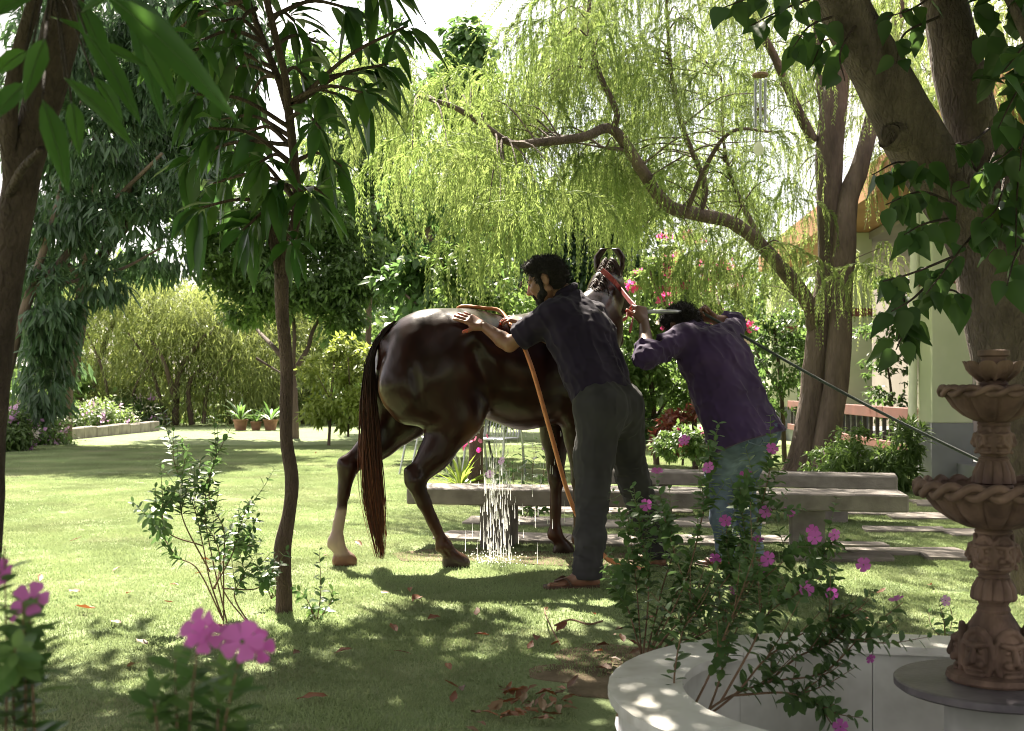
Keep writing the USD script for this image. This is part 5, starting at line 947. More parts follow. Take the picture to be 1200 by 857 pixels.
periwinkle('periwinkle', 'sprawling periwinkle leaning over the white marble pool rim with woody bare stems',
    [S_(R1, (796, 862), (845, 822), (900, 800), (965, 788), (1010, 745), (1058, 706), j=.04), S_(R1, (798, 858), (832, 790), (846, 752), (872, 690), (893, 660), j=.05), S_(R1, (800, 860), (860, 815), (900, 770), (955, 735), (1015, 716), j=.05), S_(R1, (900, 800), (935, 770), (975, 752), (1002, 722), j=.04),
     S_(R1, (798, 858), (790, 800), (800, 740), (820, 700), j=.05), S_(R1, (860, 815), (920, 812), (950, 822), (978, 838), j=.04), S_(R1, (845, 822), (880, 760), (900, 720), (940, 690), j=.05), S_(R1, (830, 835), (845, 790), (850, 745), (842, 700), j=.05)],
    .046, .50, .023, .0040, 73, 260, fl([(1050, 702, 3.4), (985, 852, 3.3), (1020, 772, 3.4, .014), (945, 690, 3.4), (900, 655, 3.45), (1012, 662, 3.45), (955, 630, 3.5)]), start=.30, side=7)
periwinkle('periwinkle', 'small periwinkle with one pale flower on the lawn just left of the fountain stem', [S_(4.6, (1108, 752), (1106, 728), (1100, 706)), S_(4.6, (1108, 752), (1116, 725), (1110, 704)), S_(4.6, (1108, 752), (1092, 735), (1088, 718))], .042, .46, .025, .0025, 74, 80, fl([(1108, 704, 4.55, .02)]), pm='petal_pale')
R2 = 4.85
periwinkle('leafy_shrub', 'upright glossy leaved shrub without flowers standing left of the slender young tree',
    [S_(R2, (262, 728), (246, 680), (238, 640), (226, 590), (205, 545), (203, 506)), S_(R2, (266, 730), (250, 660), (240, 600), (248, 550), (270, 502)), S_(R2, (262, 728), (232, 668), (205, 650), (184, 610), (182, 572)), S_(R2, (297, 738), (262, 692), (255, 640), (228, 590), (235, 540)), S_(R2, (262, 728), (262, 660), (262, 620), (245, 580), (255, 520)),
     S_(R2, (250, 690), (272, 650), (282, 615), (294, 586)), S_(R2, (252, 690), (262, 655), (275, 640), (298, 640)), S_(R2, (246, 670), (215, 610), (212, 570), (220, 525)), S_(R2, (238, 640), (198, 625), (190, 595), (196, 570)), S_(R2, (297, 738), (275, 700), (285, 670), (276, 630)), S_(R2, (262, 690), (300, 690), (318, 672), (322, 655))],
    .046, .44, .023, .0034, 75, 300, start=.40, side=4, cat='shrub')
periwinkle('seedling_plant', 'small leafy plant growing close to the right of the slender young trunk', [S_(5.0, (372, 726), (376, 690), (374, 645)), S_(5.0, (370, 726), (358, 700), (345, 690)), S_(5.0, (374, 726), (388, 705), (390, 688)), S_(5.0, (372, 728), (365, 715), (385, 720))], .045, .44, .024, .0026, 76, 100)
periwinkle('seedling_plant', 'small leafy plant growing close to the left of the slender young trunk', [S_(5.25, (318, 702), (310, 680), (298, 665)), S_(5.25, (318, 702), (322, 680), (318, 655)), S_(5.25, (318, 702), (330, 690), (326, 670))], .042, .44, .026, .0025, 77, 60)
Y = 1.62
periwinkle('periwinkle', 'blurred periwinkle with violet flower in the bottom left corner of the view',
    [[P(u0, 1250, Y), P(u1, 960, Y), P(u2, 800, Y), P(u3, v3, Y + dy)] for u0, u1, u2, u3, v3, dy in ((10, 5, 8, 5, 640, 0), (30, 28, 30, 26, 705, -.05), (0, -12, -14, -8, 660, .05), (40, 44, 38, 34, 700, .05), (20, 20, 15, 18, 760, -.1))],
    .044, .50, .021, .0028, 78, 140, [(P(36, 702, Y - .03), V(.1, -.75, .5), .023), (P(22, 710, Y - .0), V(-.6, -.5, .3), .022), (P(0, 672, Y), V(-.3, -.7, .4), .02)])
Y = 1.5
periwinkle('periwinkle', 'blurred periwinkle with two bright violet blooms low in the left foreground',
    [[P(u0, 1320, Y), P(u1, 1000, Y), P(u2, 860, Y), P(u3, v3, Y + dy)] for u0, u1, u2, u3, v3, dy in ((230, 225, 222, 232, 752, 0), (245, 250, 262, 283, 762, -.02), (215, 200, 185, 178, 800, .05), (250, 258, 255, 258, 775, .08), (225, 215, 208, 205, 765, .1))],
    .044, .46, .022, .0028, 79, 140, [(P(232, 736, Y - .04), V(-.5, -.7, .5), .024), (P(222, 730, Y - .0), V(-.7, -.2, .6), .022), (P(240, 746, Y - .05), V(.2, -.8, .3), .020), (P(284, 752, Y - .06), V(.0, -.8, .5), .025), (P(302, 757, Y - .04), V(.55, -.6, .4), .021), (P(270, 745, Y - .02), V(-.1, -.5, .8), .020)])
periwinkle('periwinkle', 'leafy periwinkle with pale pink flowers right behind the long bench under the horse belly', [S_(8.5, (u0, 606), ((u0 + u1) / 2, 585), (u1, v1)) for u0, u1, v1 in ((600, 585, 545), (605, 600, 535), (612, 612, 525), (620, 625, 530), (625, 640, 528), (630, 655, 540), (606, 575, 555), (615, 640, 550), (628, 660, 560))], .075, .42, .04, .004, 80, 160, fl([(588, 540, 8.4, .03), (640, 524, 8.4, .03), (600, 590, 8.4, .03), (655, 545, 8.4, .03), (574, 556, 8.4, .03)]), pm='petal_pale', side=2)

# ------------------------------------------------------------------ marble pool and terracotta fountain
inner, outer = stadium(.29, .60), stadium(.29, .815)
t = thing('marble_pool', 'low white marble pool with a broad rim round the terracotta fountain', 'pool')
N_ = len(inner); cuts = [0, 6, 12, 18, 24, 25, 31, 37, 43, 49, 50]
segs = [(0, 6), (6, 12), (12, 18), (18, 24), (25, 31), (31, 37), (37, 43), (43, 49)]
def ringpart(i0, i1, z0, z1, a=inner, b=outer, gap=.0015):
    A, B_ = a[i0:i1 + 1].copy(), b[i0:i1 + 1].copy()
    A[0] += (A[1] - A[0]) / np.linalg.norm(A[1] - A[0]) * gap; B_[0] += (B_[1] - B_[0]) / np.linalg.norm(B_[1] - B_[0]) * gap
    A[-1] += (A[-2] - A[-1]) / np.linalg.norm(A[-2] - A[-1]) * gap; B_[-1] += (B_[-2] - B_[-1]) / np.linalg.norm(B_[-2] - B_[-1]) * gap
    return prism(sg.Polygon(np.vstack([pool_xy(B_), pool_xy(A)[::-1]])), z0, z1)
for i0, i1 in segs: obj('rim_slab', ringpart(i0, i1, RIM - .028, RIM), 'marble', t)
def straight(x0, x1, s, r0, r1, z0, z1):
    q = np.array([[x0 + .0015, s * r0], [x1 - .0015, s * r0], [x1 - .0015, s * r1], [x0 + .0015, s * r1]]); return prism(sg.Polygon(pool_xy(q)).buffer(0), z0, z1)
for s_ in (-1, 1):
    for x0, x1 in ((-.29, 0), (0, .29)): obj('rim_slab', straight(x0, x1, s_, .60, .815, RIM - .028, RIM), 'marble', t)
in2, out2 = stadium(.29, .615), stadium(.29, .785)
for i0, i1 in segs: obj('wall_panel', ringpart(i0, i1, -.42, RIM - .030, in2, out2, .001), 'marble_wall', t)
for s_ in (-1, 1):
    for x0, x1 in ((-.29, 0), (0, .29)): obj('wall_panel', straight(x0, x1, s_, .615, .785, -.42, RIM - .030), 'marble_wall', t)
obj('pool_floor', prism(sg.Polygon(pool_xy(in2)).buffer(-.0015), -.42, -.33), 'marble_wall', t)
ZD = .125
t2 = thing('fountain', 'three tiered carved terracotta fountain with scalloped bowls on a dark stone disc', 'fountain', None, (FC[0], FC[1], 0), .35)
obj('pedestal', lathe([(0, -.329), (.135, -.329), (.135, ZD - .03), (0, ZD - .03)], 48), 'marble_wall', t2, smooth=40)
obj('base_disc', lathe([(0, ZD - .029), (.268, ZD - .029), (.277, ZD - .022), (.277, ZD - .005), (.271, ZD), (0, ZD)], 72), 'slate', t2, smooth=40)
z = ZD + .001
def mask_face(H, a, zc, R, r):
    o = V(math.cos(a), math.sin(a), 0); l = V(-o[1], o[0], 0); q = lambda i, j, k: o * (R + i * r) + l * j * r + V(0, 0, zc + k * r); ax = np.stack([o, l, V(0, 0, 1)])
    H.ell(q(-.012, 0, 0), (.040 * r, .043 * r, .058 * r), .006, ax)
    H.chain([q(.004, .043 * math.sin(w) * 1.05, .060 * math.cos(w)) for w in np.linspace(-2.4, 2.4, 13)], [.0095 * r] * 13, .003)      # mane round the face
    for s in (-1, 1):
        H.ell(q(.026, s * .018, .013), (.011 * r, .012 * r, .009 * r), .003, ax, cut=True); H.ell(q(.020, s * .018, .012), (.009 * r, .0085 * r, .007 * r), .002, ax)
        H.cone(q(.028, s * .007, .026), q(.018, s * .034, .030), .008 * r, .006 * r, .003)
        H.ell(q(.024, s * .017, -.018), (.013 * r, .015 * r, .012 * r), .003, ax)
    H.cone(q(.026, 0, .024), q(.036, 0, -.008), .007 * r, .011 * r, .003); H.cone(q(.020, -.02, -.046), q(.020, .02, -.046), .009 * r, .009 * r, .003)
    H.chain([q(.030 - .008 * abs(j) / .026, j, -.034 + .004 * abs(j) / .026) for j in (-.026, 0, .026)], [.0058 * r] * 3, .001, cut=True)
H = SDF((-.17, -.17, -.005), (.17, .17, .20), .0032)
H.cone((0, 0, .03), (0, 0, .09), .088, .080, .03); H.cone((0, 0, .09), (0, 0, .165), .078, .042, .03)
for k in range(6): mask_face(H, -PI / 2 + .15 + k * PI / 3 - .35, .072, .082, 1.0)
H.plane((0, 0, .0205), (0, 0, -1)); H.plane((0, 0, .170), (0, 0, 1))
v, f = H.mesh(1); obj('carved_base', (v + V(0, 0, z), f), 'terracotta', t2, smooth=True)
obj('foot_ring', lathe([(0, z), (.128, z), (.132, z + .006), (.128, z + .018), (.110, z + .024), (0, z + .024)], 64), 'terracotta', t2, smooth=40)
def petals(n, amp, p0=0.0, ze=0.0, sharp=.6):
    def mod(r, zz, ang):
        c = np.abs(np.cos(n * ang / 2 + p0))**sharp; return r * (1 - amp + amp * c), zz + ze * (c - .5)
    return mod
def tier(z0, prof, n=0, amp=.0, seg=96, ze=0.0, name='column'): obj(name, lathe([(r, z0 + h) for r, h in prof], seg, petals(n, amp, ze=ze) if n else None), 'terracotta', t2, smooth=35)
tier(z + .165, [(0, 0), (.044, 0), (.047, .010), (.040, .020), (.044, .030), (.040, .038), (0, .038)], name='ring')
tier(z + .198, [(0, 0), (.060, .0), (.066, .006), (.062, .030), (.048, .052), (.040, .056), (0, .056)], 12, .10, name='petal_collar')
tier(z + .252, [(0, 0), (.040, 0), (.044, .006), (.038, .014), (0, .014)], name='ring')
H = SDF((-.12, -.12, -.01), (.12, .12, .12), .0028); H.cone((0, 0, .0), (0, 0, .10), .044, .046, .02)
for k in range(6): mask_face(H, -PI / 2 + .15 + k * PI / 3 - .35, .048, .046, .72)
H.plane((0, 0, .001), (0, 0, -1)); H.plane((0, 0, .10), (0, 0, 1)); v, f = H.mesh(1); obj('carved_column', (v + V(0, 0, z + .265), f), 'terracotta', t2, smooth=True)
tier(z + .362, [(0, 0), (.050, 0), (.053, .006), (.046, .016), (0, .016)], name='ring')
def bowl(z0, R, h, n, rope=.0095, nm='bowl'):
    pr = [(.28, 0), (.36, .02), (.58, .18), (.78, .42), (.90, .68), (.985, .82), (.99, .98)]; pi_ = [(.93, .93), (.86, .80), (.60, .55), (.0, .45)]
    def mod(r, zz, ang):
        c = np.abs(np.cos(n * ang / 2))**.35; w = np.zeros(len(r)); w[1:7] = (.6, 1, 1, 1, .7, .2); r = r * (1 - .11 * w[:, None] * (1 - c)); return r, zz
    b = obj(nm, lathe([(0, z0)] + [(r * R, z0 + q * h) for r, q in pr + pi_], 14 * n, mod), 'terracotta', t2, smooth=40)
    k = n * 1.5; a = np.linspace(0, 2 * PI, 241)[:-1]
    for ph in (0, PI):
        w = a * round(k) / 2 + ph; rr = R * (.985 + .030 * np.cos(w)); zz = z0 + h * .90 + R * .060 * np.sin(w); p = np.stack([rr * np.cos(a), rr * np.sin(a), zz], 1); p = np.vstack([p, p[:1]])
        obj('twisted_rim', tube(p, rope, 8, caps=False), 'terracotta', b, smooth=True)
bowl(z + .376, .212, .108, 14, .0112)
zb = z + .376 + .05
tier(zb, [(0, 0), (.060, 0), (.058, .03), (.050, .045), (.055, .052), (.050, .060), (0, .06)], name='ring')
tier(zb + .058, [(0, 0), (.052, 0), (.062, .004), (.058, .03), (.046, .052), (.042, .058), (0, .058)], 12, .10, name='petal_collar')
tier(zb + .114, [(0, 0), (.040, 0), (.043, .006), (.038, .012), (0, .012)], name='ring')
H = SDF((-.12, -.12, -.01), (.12, .12, .10), .0028); H.cone((0, 0, .0), (0, 0, .075), .034, .040, .02)
for k in range(6): mask_face(H, -PI / 2 + .15 + k * PI / 3 - .35, .040, .036, .60)
H.plane((0, 0, .001), (0, 0, -1)); H.plane((0, 0, .078), (0, 0, 1)); v, f = H.mesh(1); obj('carved_column', (v + V(0, 0, zb + .125), f), 'terracotta', t2, smooth=True)
zc = zb + .200
tier(zc, [(0, 0), (.040, 0), (.046, .008), (.040, .016), (0, .016)], name='ring')
bowl(zc + .012, .146, .085, 10, .0080)
zd = zc + .05
tier(zd, [(0, 0), (.044, 0), (.040, .03), (.034, .05), (.040, .056), (.034, .064), (0, .064)], name='ring')
obj('top_bowl', lathe([(0, zd + .062), (.03, zd + .062), (.05, zd + .068), (.076, zd + .086), (.086, zd + .108), (.078, zd + .108), (.05, zd + .095), (0, zd + .09)], 120, petals(10, .10, ze=.010)), 'terracotta', t2, smooth=40)
tier(zd + .092, [(0, 0), (.040, 0), (.042, .012), (.034, .018), (.036, .030), (.044, .034), (.044, .046), (.038, .048), (.0, .044)], name='top_cup')

for pr in Usd.PrimRange(t2.GetPrim()):          # the carved column as slender as it is
    if pr.IsA(UsdGeom.Mesh) and pr.GetName().split('_0')[0] not in ('pedestal', 'base_disc'):
        at = UsdGeom.Mesh(pr).GetPointsAttr(); q = np.array(at.Get()); q[:, 2] = ZD + .001 + (q[:, 2] - ZD - .001) * 1.17; at.Set(Vt.Vec3fArray.FromNumpy(q.astype(np.float32)))

# ------------------------------------------------------------------ path slabs, soil, building
rg = np.random.default_rng(83)
def slab_poly(c, w, d, rz, n=9, j=.06):
    q = np.array([[-w / 2, -d / 2], [0, -d / 2], [w / 2, -d / 2], [w / 2, 0], [w / 2, d / 2], [0, d / 2], [-w / 2, d / 2], [-w / 2, 0]]) + rg.normal(0, j * min(w, d), (8, 2)) * .6
    p = sg.Polygon(q).buffer(-.02).buffer(.02); return sa.translate(sa.rotate(p, rz, use_radians=True), c[0], c[1])
t = thing('stone_path', None, None); tag(t, kind='structure')
spots = []
for u, v_, w, d in ((590, 632, .75, .34), (660, 634, .42, .36), (712, 636, .48, .36), (770, 634, .50, .34), (830, 636, .46, .34), (890, 634, .40, .30), (600, 612, .6, .40), (665, 614, .45, .42), (720, 616, .5, .4), (790, 614, .6, .42), (850, 612, .5, .36), (690, 600, .7, .40), (760, 599, .6, .36), (640, 598, .5, .36),
                    (1060, 649, .62, .20), (1140, 655, .5, .22), (1190, 655, .4, .2), (1010, 655, .3, .2), (1000, 640, .35, .16), (1085, 606, .5, .35), (1010, 602, .5, .25), (1110, 592, .5, .4), (1150, 626, .45, .3), (1060, 622, .5, .24), (960, 655, .36, .2), (1185, 612, .5, .4)):
    c = G(u, v_); obj('slab', prism(slab_poly(c, w * 1.1, d * 1.15, -.12 + rg.normal(0, .08)), -.05, .016 + .008 * rg.random()), 'slab_stone', t)
obj('bare_soil', prism(sg.Polygon([G(u, v_)[:2] for u, v_ in ((470, 650), (520, 644), (620, 648), (740, 650), (760, 660), (690, 664), (560, 657), (480, 657))]).buffer(.05), -.05, .005), 'dry_earth', kind='structure')
obj('garden_soil', prism(sg.Polygon([G(742, 790)[:2] + V(math.cos(a) * .34, math.sin(a) * .42) * (.55 + .9 * meshkit.fbm(V(math.cos(a) * 2.2, math.sin(a) * 2.2, .3), 3, 4)) for a in np.linspace(0, 2 * PI, 90)[:-1]]).difference(sg.Polygon(pool_xy(stadium(.29, .805)))), -.05, .004), 'dry_earth', kind='structure')

b = thing('garden_house', 'pale green house with pillared veranda and orange beam behind the trees at right', 'house')
Yp = 12.0
def pillar(u0, u1, Y, top, turn=.0):
    x0, x1 = (u0 - 600) / FPX * Y, (u1 - 600) / FPX * Y; w = x1 - x0
    p = obj('pillar', box((x0, Y, .62), (x1, Y + w, top), .006), 'lime_wall', b); obj('pillar_base', box((x0 - .004, Y - .004, -.02), (x1 + .004, Y + w + .004, .618)), 'grey_paint', p)
    obj('red_band', box((x0 - .005, Y - .005, 2.02), (x1 + .005, Y + w + .005, 2.14)), 'red_paint', p)
pillar(1092, 1140, Yp, 3.25); pillar(983, 1022, 17.5, 3.25); pillar(904, 934, 22.5, 3.25)
A, B2 = V((1092 - 600) / FPX * Yp, Yp), V((904 - 600) / FPX * 22.5, 22.5); rz = math.atan2(B2[1] - A[1], B2[0] - A[0]); LL = np.linalg.norm(B2 - A)
def hb(x0, x1, y0, y1, z0, z1, name, m, parent=b): return obj(name, xf(box((x0, y0, z0), (x1, y1, z1), .004), rz, (A[0], A[1], 0)), m, parent)
hb(-3.5, LL + 1, -.65, .1, 3.255, 3.55, 'beam', 'orange_paint'); hb(-3.5, LL + 1, -5.2, .05, 3.552, 3.68, 'roof_slab', 'orange_paint')
hb(-3.5, LL + 6, -3.4, -3.2, 0, 3.25, 'wall', 'pink_wall'); hb(-3.5, LL + 1, -3.19, -.25, -.05, .22, 'plinth', 'grey_paint'); hb(-3.5, LL + 1, -3.195, -.66, 3.15, 3.25, 'ceiling', 'pink_wall')
for x in (1.2, 4.2, 7.4): 
    w_ = hb(x, x + 1.3, -3.196, -3.17, .9, 2.3, 'window_pane', 'window_dark'); hb(x - .08, x + 1.38, -3.198, -3.15, 2.302, 2.38, 'window_frame', 'lime_wall', w_); hb(x - .08, x + 1.38, -3.198, -3.13, .82, .898, 'window_sill', 'lime_wall', w_)
    for k in range(1, 5): hb(x + 1.3 * k / 5 - .012, x + 1.3 * k / 5 + .012, -3.169, -3.15, .9, 2.3, 'window_bar', 'dark_metal', w_)
hb(.7, LL - .6, -.3, -.2, .60, .74, 'railing_top', 'red_paint'); hb(.7, LL - .6, -.3, -.2, .222, .32, 'railing_foot', 'red_paint')
for k in range(26): hb(.8 + (LL - 1.6) * k / 25, .84 + (LL - 1.6) * k / 25, -.275, -.225, .321, .599, 'baluster', 'dark_metal')
dp = thing('drain_pipe', 'pale plastic drain pipe standing before the veranda between two pillars', 'pipe')
Y = 12.4; obj('pipe', tube([P(1069, 546, Y), P(1070, 430, Y), P(1072, 300, Y), P(1074, 235, Y), P(1082, 215, Y + .2)], .047, 14, 30), 'pipe_plastic', dp, smooth=True)
for v_ in (505, 380): obj('bracket', box(P(1064, v_, Y) - (.01, .06, .012), P(1077, v_, Y) + (.01, .06, .012)), 'dark_metal', dp)

# ------------------------------------------------------------------ wind chime
Y = 9.2; t = thing('wind_chime', 'wind chime with silver tubes hanging from a branch of the weeping tree', 'wind chime')
c = P(891, 88, Y); obj('top_plate', xf(lathe([(0, -.012), (.058, -.012), (.062, -.008), (.062, .008), (.056, .012), (0, .012)], 32), 0, c), 'chime_wood', t, smooth=40)
obj('cord', cat_([tube([c, c + V(0, 0, .18), P(893, 40, Y)], .0022, 4), tube([c, P(891, 160, Y)], .0018, 4), tube([P(891, 150, Y), P(889, 178, Y)], .0018, 4)]), 'dark_metal', t)
for k in range(6):
    a = k * PI / 3 + .3; ln = .26 + .045 * (k % 3); o = V(math.cos(a) * .043, math.sin(a) * .043, 0); obj('chime_tube', tube([c + o + V(0, 0, -.045), c + o + V(0, 0, -.045 - ln)], .0095, 10), 'metal_grey', t, smooth=40)
    obj('string', tube([c + o + V(0, 0, -.012), c + o + V(0, 0, -.05)], .0012, 3), 'dark_metal', t)
obj('clapper', xf(lathe([(0, -.008), (.026, -.008), (.026, .008), (0, .008)], 20), 0, P(891, 128, Y)), 'chime_wood', t, smooth=40)
obj('wind_catcher', xf(lathe([(0, -.045), (.03, -.03), (.036, 0), (.024, .035), (.005, .05), (0, .05)], 24), 0, P(889, 174, Y)) if False else (lambda m: (np.asarray(m[0]) * V(1, .25, 1) + P(889, 174, Y), m[1]))(lathe([(0, -.06), (.03, -.045), (.042, -.01), (.03, .03), (.006, .055), (0, .055)], 24)), 'pipe_plastic', t, smooth=True)

# ------------------------------------------------------------------ garden table, chairs, pots behind the horse
def chair(label, c, rz, white=False):
    t = thing('garden_chair', label, 'chair', None, c, rz); r = .013; m = 'metal_grey'
    for s in (-1, 1):
        x = s * .24; obj('side_frame', tube([(x, -.26, 0), (x, -.20, .30), (x, -.19, .62), (x, -.10, .645), (x, .12, .63), (x, .17, .60), (x, .30, 0)], r, 8, 40), m, t, smooth=True); obj('back_post', tube([(x * .9, .17, .42), (x * .88, .26, .72), (x * .80, .32, .92)], r, 8, 14), m, t, smooth=True)
    obj('back_rail', tube([(-.195, .32, .92), (0, .335, .96), (.195, .32, .92)], r, 8, 12), m, t, smooth=True); obj('seat_frame', tube([(-.22, -.2, .42), (.22, -.2, .42), (.22, .19, .41), (-.22, .19, .41), (-.22, -.2, .42)], r, 8), m, t)
    for k in range(11): x = -.19 + .038 * k; obj('back_slat', tube([(x, .17, .45), (x * .95, .25, .72), (x * .9, .318, .92)], .006, 5, 8), m, t)
    for k in range(10): y = -.18 + .038 * k; obj('seat_slat', tube([(-.22, y, .428), (.22, y, .428)], .007, 5), m, t)
    return t
g1, g2 = P(578, 560, 13.0), P(505, 562, 13.2); g1[2] = g2[2] = 0
chair('metal garden chair with slatted back seen beyond the horse belly', g1, -.5); chair('metal garden chair standing at the table just behind the horse hind legs', g2, 1.9)
c = P(545, 560, 13.6); c[2] = 0; t = thing('garden_table', 'round dark metal garden table between the two metal chairs', 'table', None, c)
obj('tabletop', lathe([(0, .70), (.46, .70), (.47, .715), (.46, .73), (0, .73)], 40), 'dark_metal', t, smooth=40)
for k in range(4): a = k * PI / 2 + .5; obj('leg', tube([(math.cos(a) * .40, math.sin(a) * .40, 0), (math.cos(a) * .30, math.sin(a) * .30, .40), (math.cos(a) * .36, math.sin(a) * .36, .70)], .014, 7, 14), 'dark_metal', t, smooth=True)
far_tree('small_tree', 'slim brown trunked tree rising behind the horse belly near the garden chairs', 11.6, [(557, 570), (558, 520), (560, 470), (566, 420), (575, 350)], 20, [([(566, 420), (540, 380), (530, 340)], 8), ([(568, 400), (600, 370), (612, 330)], 7)], [(560, 320, 50, 40), (600, 360, 40, 36), (530, 350, 36, 30)], 3200, .09, .045, 'leaf_mid', 49, bmat='bark_mango')
def strap_plant(name, label, c, n, L, W, mt, seed, pot=None, flowers=0):
    r = np.random.default_rng(seed); t = thing(name, label, 'plant' if not pot else 'potted plant', None); c = np.asarray(c, float); z0 = 0
    if pot:
        pr, ph = pot; obj('pot', xf(lathe([(0, 0), (pr * .7, 0), (pr * .95, ph * .85), (pr * 1.05, ph * .86), (pr * 1.05, ph), (pr * .9, ph), (pr * .85, ph * .9), (0, ph * .9)], 28), 0, c), 'clay_pot', t, smooth=40); z0 = ph * .9
    a = r.uniform(0, 2 * PI, n); tl = r.uniform(.25, 1.1, n); d = np.stack([np.cos(a) * np.sin(tl), np.sin(a) * np.sin(tl), np.cos(tl)], 1); Ls = L * r.uniform(.6, 1.1, n)
    v, f = leafbatch(c + V(0, 0, z0) + d * .02, d, np.stack([-np.cos(a) * .6, -np.sin(a) * .6, np.full(n, .8)], 1), Ls, W, 'leaf3', .35, .15); single_leaves(t, v, f, mt, limit=60)
    for k in range(flowers):
        q = c + V(r.normal(0, .12), r.normal(0, .12), z0 + L * r.uniform(.7, 1.05)); pt, tb = flower(q, V(0, -.7, .6) + r.normal(0, .6, 3), .024, r); obj('flower', pt, 'petal_bougain', t, smooth=True)
    return t
c = P(540, 566, 11.4); c[2] = 0; strap_plant('red_flowering_plant', 'strap leaved plant with red flowers at the foot of the slim tree beyond the horse', c, 46, .55, .03, 'leaf_bright', 91, None, 22)
for k, (u, L, lab, n) in enumerate(((282, .62, 'potted plant with long pale spiky leaves, leftmost at the far lawn edge', 22), (300, .40, 'small potted spiky plant, middle one of the row at the lawn edge', 18), (317, .55, 'potted spiky plant standing nearest the dark trunk at the lawn edge', 22))):
    c = P(u, 499, 27.5); c[2] = 0; strap_plant('potted_plant', lab, c, n, L * 1.4, .07, 'leaf_peepal', 95 + k, (.17 if k != 1 else .13, .25 if k != 1 else .20))
# ------------------------------------------------------------------ flower bed at the far left
A, B2 = G(62, 517), G(182, 505); t = thing('bed_wall', 'low stone kerb wall in front of the violet flower bed at the far left', 'wall'); dv = unit(B2 - A); nb = 9; Lb = np.linalg.norm(B2 - A); rz = math.atan2(dv[1], dv[0])
for k in range(nb): obj('stone', xf(box((Lb * k / nb + .006, -.10, -.05), (Lb * (k + 1) / nb - .006, .10, .20 + .01 * (k % 3)), .012), rz, (A[0], A[1], 0)), 'slab_stone', t)
for k, (u, v_, ru, rv, lab) in enumerate(((40, 500, 36, 26, 'flower bush with white and violet blooms at the left end of the kerb wall'), (110, 490, 42, 20, 'violet flowering bush behind the middle of the kerb wall'), (165, 488, 28, 18, 'grey green flower bush at the right end of the kerb wall'), (10, 510, 30, 22, 'low flower bush beside the near trunk at the left edge'))):
    far_tree('flower_bush', lab, (20.5, 26.0, 30.0, 18.5)[k], None, 0, [([(u, v_ + rv + 8), (u, v_)], 3)], [(u, v_, ru, rv)], 3000, .11, .045, 'leaf_mid', 101 + k, cat='flower bush', spread=.22, hollow=.2, extra=(('petal_pale', 'violet_flower', 230, (.08, .07)), ('petal_white', 'white_flower', 60, (.06, .05))))
A, B2 = G(350, 496.5), G(480, 497); t = thing('lawn_edging', 'long low dark kerb along the far edge of the lawn', 'kerb'); obj('kerb', xf(box((0, -.1, -.05), (np.linalg.norm(B2 - A) + 4, .1, .17), .01), math.atan2((B2 - A)[1], (B2 - A)[0]), (A[0], A[1], 0)), 'dry_earth', t)

# ------------------------------------------------------------------ water running off the horse
rg = np.random.default_rng(111); t = thing('falling_water', None, None); tag(t, kind='stuff'); ms = []
for k in range(340):
    z_ = rg.uniform(.0, .74); u = 582 + rg.normal(0, 4 + 10 * (1 - z_ / .74)) if k % 6 else rg.uniform(560, 668)
    if k % 6 == 0 and rg.random() < .5: z_ = rg.uniform(.4, .74)
    p = P(u, 500, 6.62 + rg.normal(0, .05)); p[2] = z_; ln = rg.uniform(.02, .10) * (1.25 - z_); r = rg.uniform(.0010, .0026)
    ms.append(tube([p + V(0, 0, ln), p + V(0, 0, ln * .3), p, p - V(0, 0, r * 1.5)], [r * .25, r * .8, r, r * .3], 6))
for k in range(240):
    p = P(rg.normal(578, 16), 660, 6.6 + rg.normal(0, .08)); p[2] = abs(rg.normal(0, .035)) + .006; q = trimesh.creation.icosphere(1, rg.uniform(.0015, .0035)); q.apply_translation(p); ms.append(q)
UsdGeom.Xform(t); obj('drops', cat_(ms), 'water', t, smooth=True)

# ------------------------------------------------------------------ grass and dry leaves
def grass_patch(seed, n, w, h):
    r = np.random.default_rng(seed); b_ = np.stack([r.uniform(-w / 2, w / 2, n), r.uniform(-w / 2, w / 2, n), np.full(n, -.004)], 1); a = r.uniform(0, 2 * PI, n); tl = np.abs(r.normal(0, .55, n))
    d = np.stack([np.cos(a) * np.sin(tl), np.sin(a) * np.sin(tl), np.cos(tl)], 1); v, f = leafbatch(b_, d, rdir(r, n), h * r.uniform(.5, 1.25, n), .0042, 'diamond', .25, .2); return merged(v, f)
pi = UsdGeom.PointInstancer.Define(stage, '/World/grass'); tag(pi, 'short green grass growing all over the garden lawn', 'grass', kind='stuff')
for k in range(5): obj('grass_patch', grass_patch(120 + k, 1700, .42, .024), 'grass_blade', pi)
pi.CreatePrototypesRel().SetTargets([Sdf.Path('/World/grass/grass_patch' + (f'_{k:03d}' if k else '')) for k in range(5)])
pool_poly = sg.Polygon(pool_xy(outer)).buffer(.19); soil = sg.Polygon([G(u, v_)[:2] for u, v_ in ((690, 800), (720, 760), (800, 745), (830, 790), (790, 857), (700, 857))]); pos, ori, idx, sc = [], [], [], []
y = 2.9; rg = np.random.default_rng(131)
while y < 20:
    st = .30 if y < 9 else .36; hw = .46 * y + .5
    for x in np.arange(-hw, hw, st):
        q = (x + rg.normal(0, .05), y + rg.normal(0, .05)); pt = sg.Point(q)
        if pool_poly.contains(pt) or (soil.buffer(-.04).contains(pt) and rg.random() < .6): continue
        a = rg.uniform(0, 2 * PI); pos.append((*q, .0)); ori.append(Gf.Quath(math.cos(a / 2), 0, 0, math.sin(a / 2))); idx.append(int(rg.integers(5))); sc.append(rg.uniform(.8, 1.15) * (1 + .12 * (y > 9)))
    y += st
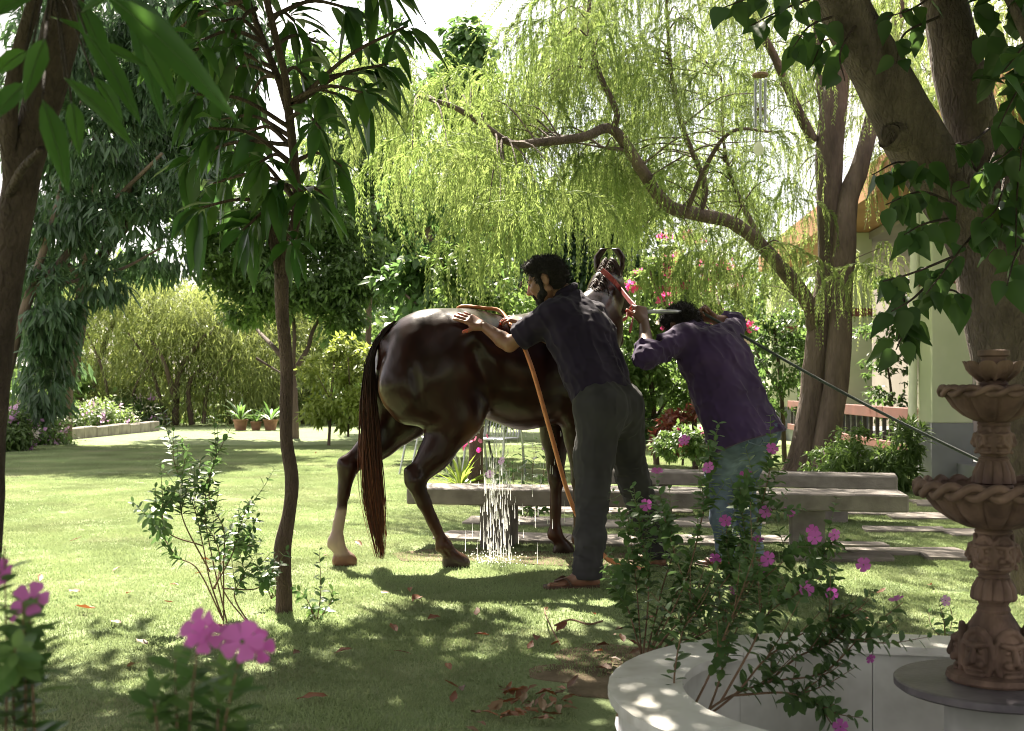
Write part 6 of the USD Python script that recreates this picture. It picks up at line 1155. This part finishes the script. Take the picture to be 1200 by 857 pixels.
pi.CreatePositionsAttr(Vt.Vec3fArray.FromNumpy(np.array(pos, np.float32))); pi.CreateOrientationsAttr(Vt.QuathArray(ori)); pi.CreateProtoIndicesAttr(Vt.IntArray(idx)); pi.CreateScalesAttr(Vt.Vec3fArray.FromNumpy(np.repeat(np.array(sc, np.float32)[:, None], 3, 1)))
def dry_leaf(u, v_, L, label=None, heap=None):
    L = L * .78; c = G(u, v_) + V(0, 0, .022); a = rg.uniform(0, 2 * PI); d = V(math.cos(a), math.sin(a), rg.normal(.1, .15)); v, f = leafbatch(c - d * L / 2, d, V(rg.normal(0, .3), rg.normal(0, .3), 1), L, L * rg.uniform(.34, .5), 'lance', rg.uniform(-.3, .3), rg.uniform(.1, .35), .06)
    m, w = (('leaf_dry', 'dark brown'), ('leaf_tan', 'tan'), ('leaf_rust', 'rust orange'))[(int(rg.integers(3)) if not heap else int(rg.choice([0, 0, 1, 2]))) if not label else 2]
    place = heap or ('on the lawn left of the slender young tree' if u < 330 else 'on the shaded grass between slender tree and man' if u < 600 else 'on the grass right of the man' if u > 690 else "on the grass near the man's feet")
    g = f'{w} fallen leaves {place}'
    obj('dry_leaf', (v[0], f), m, None, smooth=True, label=label or f'{w} fallen leaf lying {place}', cat='leaf', group=None if label else g)
for u, v_, L, lab in ((488, 706, .12, 'yellow orange fallen leaf on the grass below the gap between the horse legs'), (403, 768, .10, 'orange fallen leaf on the shaded grass in the middle foreground'), (366, 824, .12, 'curled brown leaf alone on the shaded grass near the bottom'), (100, 720, .13, 'brown orange fallen leaf on the sunlit grass at the left')): dry_leaf(u, v_, L, lab)
for u, v_ in ((55, 683), (130, 671), (232, 677), (88, 637), (195, 712), (158, 784), (205, 690), (478, 770), (508, 730), (480, 695), (452, 700), (560, 724), (565, 750), (620, 765), (645, 762), (628, 752), (540, 812), (590, 815), (700, 770), (705, 790), (660, 742), (380, 655), (420, 640), (350, 770), (530, 790), (240, 660), (640, 720), (745, 532), (372, 533), (460, 745), (255, 740), (140, 735), (1030, 700), (1015, 735), (1090, 690), (1000, 720), (90, 700), (150, 700), (170, 760)): dry_leaf(u + rg.normal(0, 3), v_, rg.uniform(.05, .11))
for k in range(46): dry_leaf(rg.normal(630, 38), rg.normal(832, 14), rg.uniform(.05, .10), heap='in the heap at the bottom edge')
for k in range(26): dry_leaf(rg.normal(735, 24), rg.normal(778, 22), rg.uniform(.04, .08), heap='on bare soil at the pool end')
tw = thing('fallen_twig', 'thin bent dry twig lying on the grass in front of the man', 'twig'); obj('stem', tube([G(650, 742) + V(0, 0, .03), G(668, 738) + V(0, 0, .04), G(690, 742) + V(0, 0, .035), G(706, 738) + V(0, 0, .035)], .004, 6, 16), 'stem_brown', tw); obj('side_twig', tube([G(656, 762) + V(0, 0, .02), G(642, 745) + V(0, 0, .06), G(638, 728) + V(0, 0, .05), G(642, 722) + V(0, 0, .03)], .003, 6, 16), 'stem_brown', tw)
